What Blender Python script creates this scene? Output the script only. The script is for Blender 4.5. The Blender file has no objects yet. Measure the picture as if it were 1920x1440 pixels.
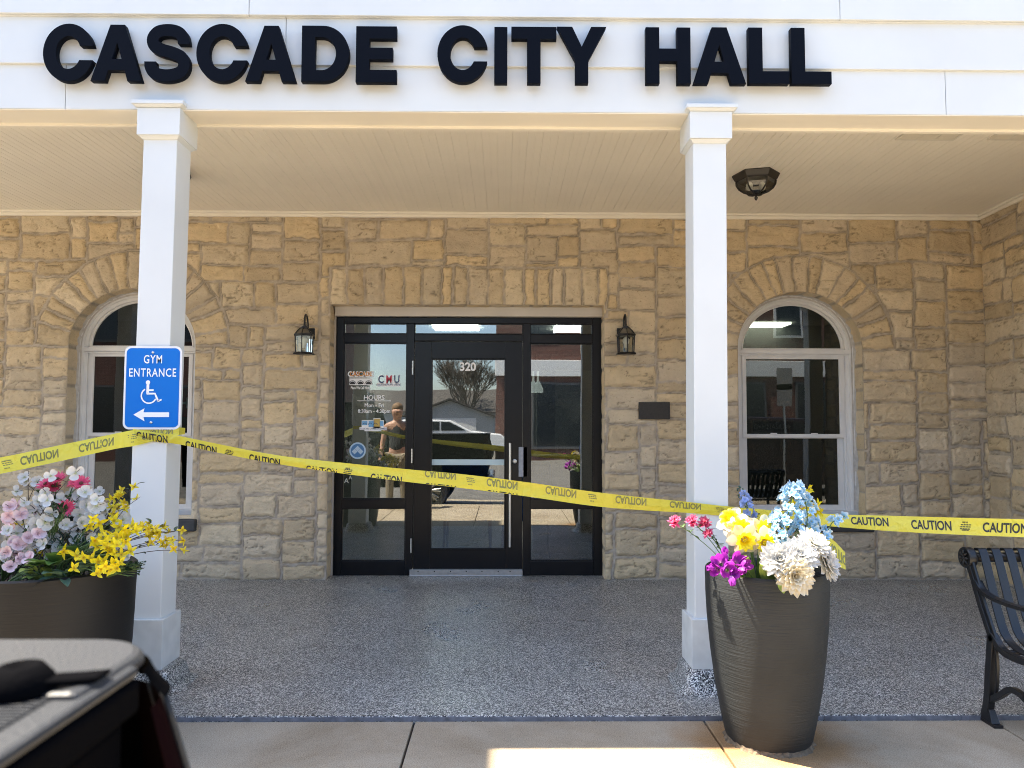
import bpy, bmesh, math, random
import numpy as np
from mathutils import Vector, Matrix, Quaternion
R = math.radians
rnd = random.Random(11)
scene = bpy.context.scene
COL = scene.collection

# ------------------------------------------------------------------ camera
F, CX, CY = 1400.0, 960.0, 720.0            # focal length and centre in pixels of the 1920x1440 photograph
CAM = Vector((0.0, -6.83, 1.40))
_y, _p, _r = R(.6294), R(3.08597), R(-.125897)
_f = Vector((math.sin(_y)*math.cos(_p), math.cos(_y)*math.cos(_p), math.sin(_p)))
_ri = Vector((math.cos(_y), -math.sin(_y), 0)); _d = _f.cross(_ri)
_r0 = _ri*math.cos(_r) + _d*math.sin(_r); _d0 = -_ri*math.sin(_r) + _d*math.cos(_r)
def ray(px, py): return _r0*((px-CX)/F) + _d0*((py-CY)/F) + _f
def at(px, py, Y):                           # the point of the plane y = Y seen at a pixel
    r = ray(px, py); return CAM + r*((Y-CAM.y)/r.y)
def atz(px, py, Z):
    r = ray(px, py); return CAM + r*((Z-CAM.z)/r.z)
cd = bpy.data.cameras.new('camera'); cam = bpy.data.objects.new('camera', cd); COL.objects.link(cam)
M3 = Matrix((( _r0.x, -_d0.x, -_f.x), (_r0.y, -_d0.y, -_f.y), (_r0.z, -_d0.z, -_f.z)))
cam.matrix_world = Matrix.Translation(CAM) @ M3.to_4x4()
cd.sensor_width = 36; cd.lens = F/1920*36; cd.clip_start = .02; cd.clip_end = 2000
cd.dof.use_dof = True; cd.dof.focus_distance = 5.0; cd.dof.aperture_fstop = 6.8
scene.camera = cam

# ------------------------------------------------------------------ light
SUN_EL, SUN_BACK = 63.0, 18.0               # the sun stands high at the left, a little behind the building
sv = Vector((-math.cos(R(SUN_EL))*math.cos(R(SUN_BACK)), math.cos(R(SUN_EL))*math.sin(R(SUN_BACK)), math.sin(R(SUN_EL))))
w = bpy.data.worlds.new('World'); scene.world = w; w.use_nodes = True
nt = w.node_tree; nt.nodes.clear()
sky = nt.nodes.new('ShaderNodeTexSky'); sky.sky_type = 'NISHITA'; sky.sun_disc = False
sky.sun_elevation = R(SUN_EL); sky.sun_rotation = math.atan2(sv.x, sv.y); sky.altitude = 250; sky.dust_density = 1.5
bg = nt.nodes.new('ShaderNodeBackground'); bg.inputs[1].default_value = .10
wo = nt.nodes.new('ShaderNodeOutputWorld'); nt.links.new(sky.outputs[0], bg.inputs[0]); nt.links.new(bg.outputs[0], wo.inputs[0])
sl = bpy.data.lights.new('sun', 'SUN'); sl.energy = 5.0; sl.angle = R(.53); sl.color = (1, .90, .735)
so = bpy.data.objects.new('sun', sl); COL.objects.link(so); so.rotation_euler = sv.to_track_quat('Z', 'Y').to_euler()
scene.view_settings.view_transform = 'Standard'; scene.view_settings.look = 'None'
scene.view_settings.exposure = 2.58; scene.view_settings.gamma = 1; scene.view_settings.use_curve_mapping = False
cy = scene.cycles; cy.max_bounces = 10; cy.diffuse_bounces = 6; cy.glossy_bounces = 5; cy.transparent_max_bounces = 16
cy.use_denoising = True; cy.filter_width = 1.0; cy.denoising_prefilter = 'NONE'; cy.sample_clamp_indirect = 6

# ------------------------------------------------------------------ materials
MATS = {}
class NT:
    def __init__(s, m): s.t = m.node_tree
    def n(s, typ, **k):
        x = s.t.nodes.new('ShaderNode'+typ)
        for a, b in k.items():
            if a.startswith('i_'): x.inputs[int(a[2:]) if a[2:].isdigit() else a[2:].replace('_', ' ')].default_value = b
            else: setattr(x, a, b)
        return x
    def l(s, a, b): s.t.links.new(a, b)
def c4(c): return (c[0], c[1], c[2], 1)
def mat(name, col, rough=.5, metal=0, spec=.5, var=0, vscale=6, bump=0, bscale=60, trans=0, coat=0, emit=0, stretch=None):
    """A principled material whose colour is mottled and whose surface is roughened by noise."""
    if name in MATS: return MATS[name]
    m = bpy.data.materials.new(name); m.use_nodes = True; MATS[name] = m
    b = m.node_tree.nodes['Principled BSDF']; t = NT(m)
    b.inputs['Base Color'].default_value = c4(col); b.inputs['Roughness'].default_value = rough
    b.inputs['Metallic'].default_value = metal; b.inputs['Specular IOR Level'].default_value = spec
    b.inputs['Coat Weight'].default_value = coat
    if emit: b.inputs['Emission Color'].default_value = c4(col); b.inputs['Emission Strength'].default_value = emit
    tc = t.n('TexCoord'); src = tc.outputs['Object']
    if stretch:
        mp = t.n('Mapping'); mp.inputs['Scale'].default_value = stretch; t.l(src, mp.inputs[0]); src = mp.outputs[0]
    if var:
        nz = t.n('TexNoise', i_Scale=vscale, i_Detail=6.0); t.l(src, nz.inputs['Vector'])
        rp = t.n('ValToRGB'); rp.color_ramp.elements[0].position = .3; rp.color_ramp.elements[1].position = .7
        rp.color_ramp.elements[0].color = c4([max(0, x*(1-var)) for x in col]); rp.color_ramp.elements[1].color = c4([min(1, x*(1+var)) for x in col])
        t.l(nz.outputs['Fac'], rp.inputs[0]); t.l(rp.outputs[0], b.inputs['Base Color'])
    if bump:
        nb = t.n('TexNoise', i_Scale=bscale, i_Detail=5.0); t.l(src, nb.inputs['Vector'])
        bp = t.n('Bump', i_Strength=bump, i_Distance=.004); t.l(nb.outputs['Fac'], bp.inputs['Height']); t.l(bp.outputs[0], b.inputs['Normal'])
    if trans:
        tr = t.n('BsdfTranslucent'); tr.inputs[0].default_value = c4(col); mx = t.n('MixShader'); mx.inputs[0].default_value = trans
        out = m.node_tree.nodes['Material Output']; t.l(b.outputs[0], mx.inputs[1]); t.l(tr.outputs[0], mx.inputs[2]); t.l(mx.outputs[0], out.inputs[0])
    return m
def petal_mat(name, stops, rough=.55, trans=.3):
    """Petal colour that runs from the flower's heart to the petal's tip."""
    m = mat(name, stops[-1][1], rough, trans=trans); t = NT(m)
    a = t.n('Attribute', attribute_name='t'); rp = t.n('ValToRGB')
    el = rp.color_ramp.elements
    while len(el) < len(stops): el.new(.5)
    for e, (p, c) in zip(el, stops): e.position = p; e.color = c4(c)
    t.l(a.outputs['Fac'], rp.inputs[0]); oi = t.n('ObjectInfo'); hs = t.n('HueSaturation'); mr = t.n('MapRange'); mr.inputs[3].default_value = .80; mr.inputs[4].default_value = 1.08; t.l(oi.outputs['Random'], mr.inputs[0]); t.l(mr.outputs[0], hs.inputs['Value']); t.l(rp.outputs[0], hs.inputs['Color']); nz = t.n('TexNoise', i_Scale=130.0, i_Detail=3.0); tc = t.n('TexCoord'); t.l(tc.outputs['Object'], nz.inputs['Vector']); bp = t.n('Bump', i_Strength=.35, i_Distance=.002); t.l(nz.outputs['Fac'], bp.inputs['Height'])
    rp = hs; b = m.node_tree.nodes['Principled BSDF']; t.l(rp.outputs[0], b.inputs['Base Color']); t.l(bp.outputs[0], b.inputs['Normal'])
    for x in m.node_tree.nodes:
        if x.type == 'BSDF_TRANSLUCENT': t.l(rp.outputs[0], x.inputs[0])
    return m
def glass_mat(name, refl, tint=(.55, .6, .58)):
    m = bpy.data.materials.new(name); m.use_nodes = True; t = NT(m); m.node_tree.nodes.clear()
    g = t.n('BsdfGlossy'); g.inputs['Roughness'].default_value = .0; g.inputs[0].default_value = (.95, .97, 1, 1)
    tr = t.n('BsdfTransparent'); tr.inputs[0].default_value = c4(tint); fr = t.n('Fresnel', i_IOR=1.5)
    ad = t.n('Math', operation='MULTIPLY_ADD', use_clamp=True); ad.inputs[1].default_value = 1.3; ad.inputs[2].default_value = refl
    nz = t.n('TexNoise', i_Scale=1.6, i_Detail=1.0); tc = t.n('TexCoord'); t.l(tc.outputs['Object'], nz.inputs['Vector'])
    bp = t.n('Bump', i_Strength=.035, i_Distance=.02); t.l(nz.outputs['Fac'], bp.inputs['Height']); t.l(bp.outputs[0], g.inputs['Normal'])
    mx = t.n('MixShader'); o = t.n('OutputMaterial'); t.l(fr.outputs[0], ad.inputs[0]); t.l(ad.outputs[0], mx.inputs[0])
    t.l(tr.outputs[0], mx.inputs[1]); t.l(g.outputs[0], mx.inputs[2]); t.l(mx.outputs[0], o.inputs[0]); return m

white_base = mat('white_base', (.60, .61, .59), .5, var=.10, vscale=9, bump=.05, bscale=25)
white = mat('white_trim', (.64, .662, .655), .45, var=.035, vscale=2.2, bump=.05, bscale=25)
white_warm = mat('white_ceiling_paint', (.79, .74, .635), .5, var=.03, vscale=2)
vinyl = mat('window_vinyl', (.67, .665, .65), .45, var=.05, vscale=8)
black_frame = mat('black_frame_paint', (.0028, .0032, .0045), .3, var=.3, vscale=12, spec=.3)
black_metal = mat('black_cast_metal', (.010, .010, .011), .34, bump=.15, bscale=90)
bronze_metal = mat('dark_bronze_metal', (.016, .013, .010), .45, bump=.1, bscale=80)
letter_mat = mat('letter_face', (.0028, .0042, .0085), .6, spec=.06)
steel = mat('brushed_steel', (.55, .55, .54), .3, 1.0, bump=.05, bscale=200, stretch=(1, 1, .05))
plate_mat = mat('painted_plate', (.30, .32, .36), .45, .5, var=.12, vscale=40)
slate = mat('slate_sill', (.045, .045, .045), .6, var=.2, vscale=14, bump=.25)
plaque_mat = mat('plaque_bronze', (.030, .026, .022), .5, .3, var=.25, vscale=60, bump=.3, bscale=120)
lamp_glass = glass_mat('lantern_glass', .01, (.80, .80, .75))
clear_glass = glass_mat('entrance_glass', .11, (.44, .48, .46))
window_glass = glass_mat('window_glass', .005, (.42, .46, .44))
frost = mat('frosted_bulb', (.75, .75, .70), .4)

def stone_mat():
    m = bpy.data.materials.new('rock_faced_limestone'); m.use_nodes = True; t = NT(m); b = m.node_tree.nodes['Principled BSDF']
    a = t.n('Attribute', attribute_name='stone'); sep = t.n('SeparateColor'); t.l(a.outputs['Color'], sep.inputs[0])
    tc = t.n('TexCoord'); P = tc.outputs['Object']
    tint = t.n('ValToRGB'); e = tint.color_ramp.elements
    e[0].position = 0; e[0].color = (.57, .465, .32, 1); e[1].position = 1; e[1].color = (.71, .60, .43, 1)
    x = e.new(.35); x.color = (.69, .55, .35, 1); x = e.new(.7); x.color = (.61, .515, .385, 1)
    t.l(sep.outputs[1], tint.inputs[0])
    n1 = t.n('TexNoise', i_Scale=9.0, i_Detail=8.0, i_Roughness=.65); t.l(P, n1.inputs['Vector'])
    r1 = t.n('ValToRGB'); r1.color_ramp.elements[0].position = .28; r1.color_ramp.elements[0].color = (.865, .85, .83, 1); r1.color_ramp.elements[1].position = .68; r1.color_ramp.elements[1].color = (1.08, 1.06, 1.02, 1)
    t.l(n1.outputs['Fac'], r1.inputs[0])
    mu = t.n('MixRGB', blend_type='MULTIPLY'); mu.inputs[0].default_value = 1; t.l(tint.outputs[0], mu.inputs[1]); t.l(r1.outputs[0], mu.inputs[2])
    # pits and iron specks
    n2 = t.n('TexNoise', i_Scale=55.0, i_Detail=3.0); t.l(P, n2.inputs['Vector'])
    r2 = t.n('ValToRGB'); r2.color_ramp.elements[0].position = .26; r2.color_ramp.elements[0].color = (.42, .36, .30, 1); r2.color_ramp.elements[1].position = .36; r2.color_ramp.elements[1].color = (1, 1, 1, 1)
    t.l(n2.outputs['Fac'], r2.inputs[0])
    m2 = t.n('MixRGB', blend_type='MULTIPLY'); m2.inputs[0].default_value = .6; t.l(mu.outputs[0], m2.inputs[1]); t.l(r2.outputs[0], m2.inputs[2])
    n3 = t.n('TexNoise', i_Scale=14.0, i_Detail=5.0); t.l(P, n3.inputs['Vector'])
    mo = t.n('ValToRGB'); mo.color_ramp.elements[0].color = (.37, .315, .25, 1); mo.color_ramp.elements[1].color = (.54, .465, .375, 1); mo.color_ramp.elements[0].position = .3; mo.color_ramp.elements[1].position = .7
    t.l(n3.outputs['Fac'], mo.inputs[0])
    mx = t.n('MixRGB'); t.l(sep.outputs[0], mx.inputs[0]); t.l(mo.outputs[0], mx.inputs[1]); t.l(m2.outputs[0], mx.inputs[2])
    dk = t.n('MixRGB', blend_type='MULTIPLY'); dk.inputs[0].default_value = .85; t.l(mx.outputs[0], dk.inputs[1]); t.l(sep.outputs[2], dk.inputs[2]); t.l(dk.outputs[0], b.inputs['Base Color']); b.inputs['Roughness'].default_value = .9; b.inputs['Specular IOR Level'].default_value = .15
    nb = t.n('TexNoise', i_Scale=70.0, i_Detail=6.0, i_Roughness=.7); t.l(P, nb.inputs['Vector'])
    bp = t.n('Bump', i_Strength=.55, i_Distance=.008); t.l(nb.outputs['Fac'], bp.inputs['Height'])
    mp = t.n('Mapping'); mp.inputs['Scale'].default_value = (1, 1, 2.6); t.l(P, mp.inputs[0])
    vo = t.n('TexNoise', i_Scale=17.0, i_Detail=4.0, i_Distortion=2.2); t.l(mp.outputs[0], vo.inputs['Vector'])
    b2 = t.n('Bump', i_Strength=.38, i_Distance=.03); t.l(vo.outputs['Fac'], b2.inputs['Height']); t.l(bp.outputs[0], b2.inputs['Normal']); t.l(b2.outputs[0], b.inputs['Normal'])
    return m
stone = stone_mat()

def flake_mat():
    m = bpy.data.materials.new('flake_epoxy'); m.use_nodes = True; t = NT(m); b = m.node_tree.nodes['Principled BSDF']
    tc = t.n('TexCoord'); mp = t.n('Mapping'); mp.inputs['Scale'].default_value = (1, 1, 1); t.l(tc.outputs['Object'], mp.inputs[0])
    nd = t.n('TexNoise', i_Scale=240.0, i_Detail=2.0); t.l(mp.outputs[0], nd.inputs['Vector'])
    ad = t.n('VectorMath', operation='MULTIPLY_ADD'); ad.inputs[1].default_value = (.006,)*3; t.l(nd.outputs['Color'], ad.inputs[0]); t.l(mp.outputs[0], ad.inputs[2])
    vo = t.n('TexVoronoi', i_Scale=215.0); t.l(ad.outputs[0], vo.inputs['Vector'])
    sp = t.n('SeparateColor'); t.l(vo.outputs['Color'], sp.inputs[0])
    rp = t.n('ValToRGB'); rp.color_ramp.interpolation = 'CONSTANT'; e = rp.color_ramp.elements
    e[0].position = 0; e[0].color = (.028, .029, .031, 1); e[1].position = .40; e[1].color = (.17, .175, .18, 1)
    for p, c in ((.58, .34), (.73, .56), (.87, .74)): x = e.new(p); x.color = (c*1.06, c*1.05, c*.98, 1)
    t.l(sp.outputs[0], rp.inputs[0]); t.l(rp.outputs[0], b.inputs['Base Color'])
    nr = t.n('TexNoise', i_Scale=1.3, i_Detail=6.0); t.l(tc.outputs['Object'], nr.inputs['Vector']); mr = t.n('MapRange'); mr.inputs[1].default_value = .35; mr.inputs[2].default_value = .65; mr.inputs[3].default_value = .26; mr.inputs[4].default_value = .50; t.l(nr.outputs['Fac'], mr.inputs[0]); t.l(mr.outputs[0], b.inputs['Roughness'])
    dr_ = t.n('ValToRGB'); dr_.color_ramp.elements[0].position = .3; dr_.color_ramp.elements[0].color = (.80, .78, .75, 1); dr_.color_ramp.elements[1].position = .62; dr_.color_ramp.elements[1].color = (1, 1, 1, 1); nd2 = t.n('TexNoise', i_Scale=.9, i_Detail=9.0, i_Roughness=.7); t.l(tc.outputs['Object'], nd2.inputs['Vector']); t.l(nd2.outputs['Fac'], dr_.inputs[0])
    mm_ = t.n('MixRGB', blend_type='MULTIPLY'); mm_.inputs[0].default_value = 1; t.l(rp.outputs[0], mm_.inputs[1]); t.l(dr_.outputs[0], mm_.inputs[2]); t.l(mm_.outputs[0], b.inputs['Base Color'])
    bp = t.n('Bump', i_Strength=.22, i_Distance=.002); t.l(sp.outputs[1], bp.inputs['Height']); t.l(bp.outputs[0], b.inputs['Normal']); return m
flake = flake_mat()

def concrete_mat():
    m = bpy.data.materials.new('sidewalk_concrete'); m.use_nodes = True; t = NT(m); b = m.node_tree.nodes['Principled BSDF']
    tc = t.n('TexCoord'); P = tc.outputs['Object']
    n1 = t.n('TexNoise', i_Scale=2.2, i_Detail=8.0, i_Roughness=.6); t.l(P, n1.inputs['Vector'])
    r1 = t.n('ValToRGB'); r1.color_ramp.elements[0].position = .3; r1.color_ramp.elements[0].color = (.345, .295, .22, 1); r1.color_ramp.elements[1].position = .7; r1.color_ramp.elements[1].color = (.43, .37, .28, 1); t.l(n1.outputs['Fac'], r1.inputs[0])
    n2 = t.n('TexNoise', i_Scale=190.0, i_Detail=3.0); t.l(P, n2.inputs['Vector'])
    r2 = t.n('ValToRGB'); r2.color_ramp.elements[0].position = .33; r2.color_ramp.elements[0].color = (.55, .5, .46, 1); r2.color_ramp.elements[1].position = .62; r2.color_ramp.elements[1].color = (1.12, 1.12, 1.12, 1); t.l(n2.outputs['Fac'], r2.inputs[0])
    mu = t.n('MixRGB', blend_type='MULTIPLY'); mu.inputs[0].default_value = .75; t.l(r1.outputs[0], mu.inputs[1]); t.l(r2.outputs[0], mu.inputs[2])
    vo = t.n('TexVoronoi', i_Scale=26.0); t.l(P, vo.inputs['Vector']); r3 = t.n('ValToRGB'); r3.color_ramp.elements[0].position = .05; r3.color_ramp.elements[0].color = (.45, .42, .4, 1); r3.color_ramp.elements[1].position = .1; r3.color_ramp.elements[1].color = (1, 1, 1, 1); t.l(vo.outputs['Distance'], r3.inputs[0])
    m2 = t.n('MixRGB', blend_type='MULTIPLY'); m2.inputs[0].default_value = .7; t.l(mu.outputs[0], m2.inputs[1]); t.l(r3.outputs[0], m2.inputs[2])
    n5 = t.n('TexNoise', i_Scale=.8, i_Detail=10.0, i_Roughness=.72, i_Distortion=.6); t.l(P, n5.inputs['Vector']); r5 = t.n('ValToRGB'); r5.color_ramp.elements[0].position = .36; r5.color_ramp.elements[0].color = (.72, .66, .58, 1); r5.color_ramp.elements[1].position = .56; r5.color_ramp.elements[1].color = (1.02, 1.02, 1.02, 1); t.l(n5.outputs['Fac'], r5.inputs[0]); m5 = t.n('MixRGB', blend_type='MULTIPLY'); m5.inputs[0].default_value = .8; t.l(m2.outputs[0], m5.inputs[1]); t.l(r5.outputs[0], m5.inputs[2])
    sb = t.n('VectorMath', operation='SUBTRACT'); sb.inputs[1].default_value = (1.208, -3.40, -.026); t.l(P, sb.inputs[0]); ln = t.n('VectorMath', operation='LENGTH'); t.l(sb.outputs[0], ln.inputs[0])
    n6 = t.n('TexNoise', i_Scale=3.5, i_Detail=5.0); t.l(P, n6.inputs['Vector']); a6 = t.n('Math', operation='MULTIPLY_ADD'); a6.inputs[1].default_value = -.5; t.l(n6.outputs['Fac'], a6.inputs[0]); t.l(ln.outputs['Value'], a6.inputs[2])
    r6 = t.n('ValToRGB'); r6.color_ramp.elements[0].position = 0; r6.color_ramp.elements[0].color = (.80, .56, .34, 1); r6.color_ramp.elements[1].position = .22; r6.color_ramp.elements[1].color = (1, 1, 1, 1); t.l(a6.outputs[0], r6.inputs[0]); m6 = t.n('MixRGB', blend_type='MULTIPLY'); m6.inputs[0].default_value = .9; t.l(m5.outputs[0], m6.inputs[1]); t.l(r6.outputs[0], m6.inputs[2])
    t.l(m6.outputs[0], b.inputs['Base Color']); b.inputs['Roughness'].default_value = .85; b.inputs['Specular IOR Level'].default_value = .2
    bp = t.n('Bump', i_Strength=.25, i_Distance=.003); t.l(n2.outputs['Fac'], bp.inputs['Height']); t.l(bp.outputs[0], b.inputs['Normal']); return m
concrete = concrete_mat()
asphalt = mat('asphalt', (.13, .122, .108), .9, var=.2, vscale=3, bump=.4, bscale=150)
def brick_mat():
    m = bpy.data.materials.new('red_brick'); m.use_nodes = True; t = NT(m); b = m.node_tree.nodes['Principled BSDF']
    tc = t.n('TexCoord'); sp = t.n('SeparateXYZ'); t.l(tc.outputs['Object'], sp.inputs[0]); cb = t.n('CombineXYZ'); ad = t.n('Math', operation='ADD')
    t.l(sp.outputs[0], ad.inputs[0]); t.l(sp.outputs[1], ad.inputs[1]); t.l(ad.outputs[0], cb.inputs[0]); t.l(sp.outputs[2], cb.inputs[1])
    br = t.n('TexBrick', i_Scale=4.5); br.inputs['Color1'].default_value = (.15, .06, .042, 1); br.inputs['Color2'].default_value = (.10, .042, .032, 1); br.inputs['Mortar'].default_value = (.22, .19, .16, 1); br.inputs['Mortar Size'].default_value = .012
    t.l(cb.outputs[0], br.inputs['Vector']); t.l(br.outputs[0], b.inputs['Base Color']); b.inputs['Roughness'].default_value = .85; return m
brick = brick_mat()

# ------------------------------------------------------------------ helpers
class MB:
    """Collects shapes and links them as ONE mesh object."""
    def __init__(s): s.v = []; s.f = []; s.a = []
    def add(s, vs, fs, a=None):
        o = len(s.v); s.v += [tuple(v) for v in vs]; s.f += [tuple(i+o for i in f) for f in fs]; s.a += list(a) if a else [0.]*len(vs); return s
    def box(s, x0, y0, z0, x1, y1, z1):
        x0, x1 = sorted((x0, x1)); y0, y1 = sorted((y0, y1)); z0, z1 = sorted((z0, z1))
        return s.add([(x0, y0, z0), (x1, y0, z0), (x1, y1, z0), (x0, y1, z0), (x0, y0, z1), (x1, y0, z1), (x1, y1, z1), (x0, y1, z1)],
                     [(0, 3, 2, 1), (4, 5, 6, 7), (0, 1, 5, 4), (1, 2, 6, 5), (2, 3, 7, 6), (3, 0, 4, 7)])
    def frustum(s, cx, cy, z0, hx0, hy0, z1, hx1, hy1):
        vs = [(cx+a*hx, cy+b*hy, z) for z, hx, hy in ((z0, hx0, hy0), (z1, hx1, hy1)) for a, b in ((-1, -1), (1, -1), (1, 1), (-1, 1))]
        return s.add(vs, [(0, 3, 2, 1), (4, 5, 6, 7), (0, 1, 5, 4), (1, 2, 6, 5), (2, 3, 7, 6), (3, 0, 4, 7)])
    def prism(s, poly, y0, y1):              # polygon in x,z pushed along y
        n = len(poly); vs = [(x, y0, z) for x, z in poly]+[(x, y1, z) for x, z in poly]
        return s.add(vs, [tuple(range(n)), tuple(range(2*n-1, n-1, -1))]+[(i, i+n, (i+1) % n+n, (i+1) % n) for i in range(n)])
    def tube(s, pts, r, n=8, cap=True):
        pts = [Vector(p) for p in pts]; k = len(pts); rr = r if isinstance(r, (list, tuple)) else [r]*k
        up = None; vs = []
        for i, p in enumerate(pts):
            d = (pts[min(i+1, k-1)]-pts[max(i-1, 0)]).normalized()
            if up is None: up = d.orthogonal().normalized()
            up = (up-d*up.dot(d)); up = up.normalized() if up.length > 1e-5 else d.orthogonal().normalized()
            b = d.cross(up)
            vs += [p+(up*math.cos(2*math.pi*j/n)+b*math.sin(2*math.pi*j/n))*rr[i] for j in range(n)]
        fs = [(i*n+j, i*n+(j+1) % n, (i+1)*n+(j+1) % n, (i+1)*n+j) for i in range(k-1) for j in range(n)]
        if cap: fs += [tuple(range(n-1, -1, -1)), tuple((k-1)*n+j for j in range(n))]
        return s.add(vs, fs, [i/(k-1) for i in range(k) for j in range(n)])
    def ribbon(s, pts, width, thick, side=(1, 0, 0)):   # a flat bar of rectangular section along a path
        pts = [Vector(p) for p in pts]; k = len(pts); sd = Vector(side).normalized(); vs = []
        for i, p in enumerate(pts):
            d = (pts[min(i+1, k-1)]-pts[max(i-1, 0)]).normalized(); nn = d.cross(sd).normalized()
            vs += [p+sd*a*width/2+nn*b*thick/2 for a, b in ((-1, -1), (1, -1), (1, 1), (-1, 1))]
        fs = [(i*4+j, i*4+(j+1) % 4, i*4+4+(j+1) % 4, i*4+4+j) for i in range(k-1) for j in range(4)]
        return s.add(vs, fs+[(3, 2, 1, 0), tuple((k-1)*4+j for j in range(4))])
    def lathe(s, prof, n=32, c=(0, 0, 0), phase=0, sq=None):    # profile of (radius, z)
        k = len(prof); vs = []
        for r, z in prof:
            for j in range(n):
                a = 2*math.pi*j/n+phase; vs.append((c[0]+r*math.cos(a), c[1]+r*math.sin(a), c[2]+z))
        fs = [(i*n+j, i*n+(j+1) % n, (i+1)*n+(j+1) % n, (i+1)*n+j) for i in range(k-1) for j in range(n)]
        return s.add(vs, fs)
    def sphere(s, c, r, n=12, sx=1, sy=1, sz=1):
        vs = []; m = n//2
        for i in range(m+1):
            th = math.pi*i/m
            for j in range(n):
                ph = 2*math.pi*j/n; vs.append((c[0]+r*sx*math.sin(th)*math.cos(ph), c[1]+r*sy*math.sin(th)*math.sin(ph), c[2]-r*sz*math.cos(th)))
        return s.add(vs, [(i*n+j, i*n+(j+1) % n, (i+1)*n+(j+1) % n, (i+1)*n+j) for i in range(m) for j in range(n)])
    def sweep(s, path, prof):                # path of (x,z) with outward 2-d normals, profile of (outward offset, y)
        k = len(path); q = len(prof); vs = []
        for (x, z, nx, nz) in path: vs += [(x+nx*o, y, z+nz*o) for o, y in prof]
        return s.add(vs, [(i*q+j, i*q+j+1, (i+1)*q+j+1, (i+1)*q+j) for i in range(k-1) for j in range(q-1)])
    def xf(s, M):
        s.v = [tuple(M @ Vector(v)) for v in s.v]; return s
    def mesh(s, name, m, smooth=False, attr=False):
        me = bpy.data.meshes.new(name); me.from_pydata(s.v, [], s.f)
        if attr:
            at_ = me.attributes.new('t', 'FLOAT', 'POINT'); at_.data.foreach_set('value', s.a)
        if m: me.materials.append(m)
        bm = bmesh.new(); bm.from_mesh(me); bmesh.ops.recalc_face_normals(bm, faces=bm.faces); bm.to_mesh(me); bm.free()
        if smooth: me.polygons.foreach_set('use_smooth', [True]*len(me.polygons))
        me.update(); return me
    def build(s, name, m, parent=None, smooth=False, bevel=0, attr=False, auto=None):
        return link(name, s.mesh(name, m, smooth or bool(auto), attr), parent, bevel, auto)
def link(name, me, parent=None, bevel=0, auto=None):
    o = bpy.data.objects.new(name, me); COL.objects.link(o)
    if parent: o.parent = parent; o.matrix_parent_inverse = world_of(parent).inverted()
    if bevel:
        b = o.modifiers.new('bevel', 'BEVEL'); b.width = bevel; b.segments = 2; b.limit_method = 'ANGLE'; b.angle_limit = R(35)
    if auto:
        sm = o.modifiers.new('edges', 'EDGE_SPLIT'); sm.split_angle = R(auto)
    return o
def world_of(o):
    m = o.matrix_basis.copy()
    return world_of(o.parent) @ o.matrix_parent_inverse @ m if o.parent else m
def tag(o, label=None, cat=None, group=None, kind=None):
    for k, v in (('label', label), ('category', cat), ('group', group), ('kind', kind)):
        if v: o[k] = v
    return o
def thing(name, loc, label, cat, group=None, rz=0):
    o = bpy.data.objects.new(name, None); COL.objects.link(o); o.empty_display_size = .1
    o.location = loc; o.rotation_euler.z = rz; return tag(o, label, cat, group)
def place(name, me, M, parent):               # one more object of a mesh already made
    o = bpy.data.objects.new(name, me); COL.objects.link(o); o.parent = parent
    o.matrix_basis = world_of(parent).inverted() @ M; return o
def text_geo(txt, cap, bold=0, xs=1.0, align='CENTER', space=1.0, shear=0):
    """Flat lettering as (verts in 2-d, faces), capitals cap metres high."""
    cu = bpy.data.curves.new('t', 'FONT'); cu.body = txt; cu.align_x = align; cu.size = cap/.729; cu.offset = bold; cu.resolution_u = 3; cu.space_character = space; cu.shear = shear
    ob = bpy.data.objects.new('t', cu); me = ob.to_mesh()
    vs = [(v.co.x*xs, v.co.y) for v in me.vertices]; fs = [tuple(p.vertices) for p in me.polygons]
    ob.to_mesh_clear(); bpy.data.objects.remove(ob); bpy.data.curves.remove(cu); return vs, fs
def flat_text(mb, txt, c, cap, bold=0, xs=1.0, y=None, **k):
    vs, fs = text_geo(txt, cap, bold, xs, **k); mb.add([(c[0]+x, c[1] if y is None else y, c[2]+z-cap/2) for x, z in vs], fs); return mb
def curve_mesh(name, loops, depth, m, bev=0):
    """Filled 2-d outlines (with holes) pushed to a depth: used for the cut-out letters."""
    cu = bpy.data.curves.new(name, 'CURVE'); cu.dimensions = '2D'; cu.fill_mode = 'BOTH'; cu.extrude = depth/2; cu.bevel_depth = bev; cu.bevel_resolution = 1
    for lp in loops:
        sp = cu.splines.new('POLY'); sp.points.add(len(lp)-1); sp.use_cyclic_u = True
        for p, (x, z) in zip(sp.points, lp): p.co = (x, z, 0, 1)
    ob = bpy.data.objects.new(name, cu); me = bpy.data.meshes.new_from_object(ob)
    bpy.data.objects.remove(ob); bpy.data.curves.remove(cu)
    for v in me.vertices: v.co = (v.co.x, -v.co.z, v.co.y)
    me.name = name; me.materials.clear(); me.materials.append(m); return me
def smooth_path(pts, n=6):
    pts = [Vector(p) for p in pts]; P = [pts[0]*2-pts[1]]+pts+[pts[-1]*2-pts[-2]]; out = []
    for i in range(1, len(P)-2):
        for j in range(n):
            t = j/n; a, b, c, d = P[i-1:i+3]
            out.append(.5*((2*b)+(c-a)*t+(2*a-5*b+4*c-d)*t*t+(3*b-a-3*c+d)*t**3))
    return out+[pts[-1]]
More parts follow.
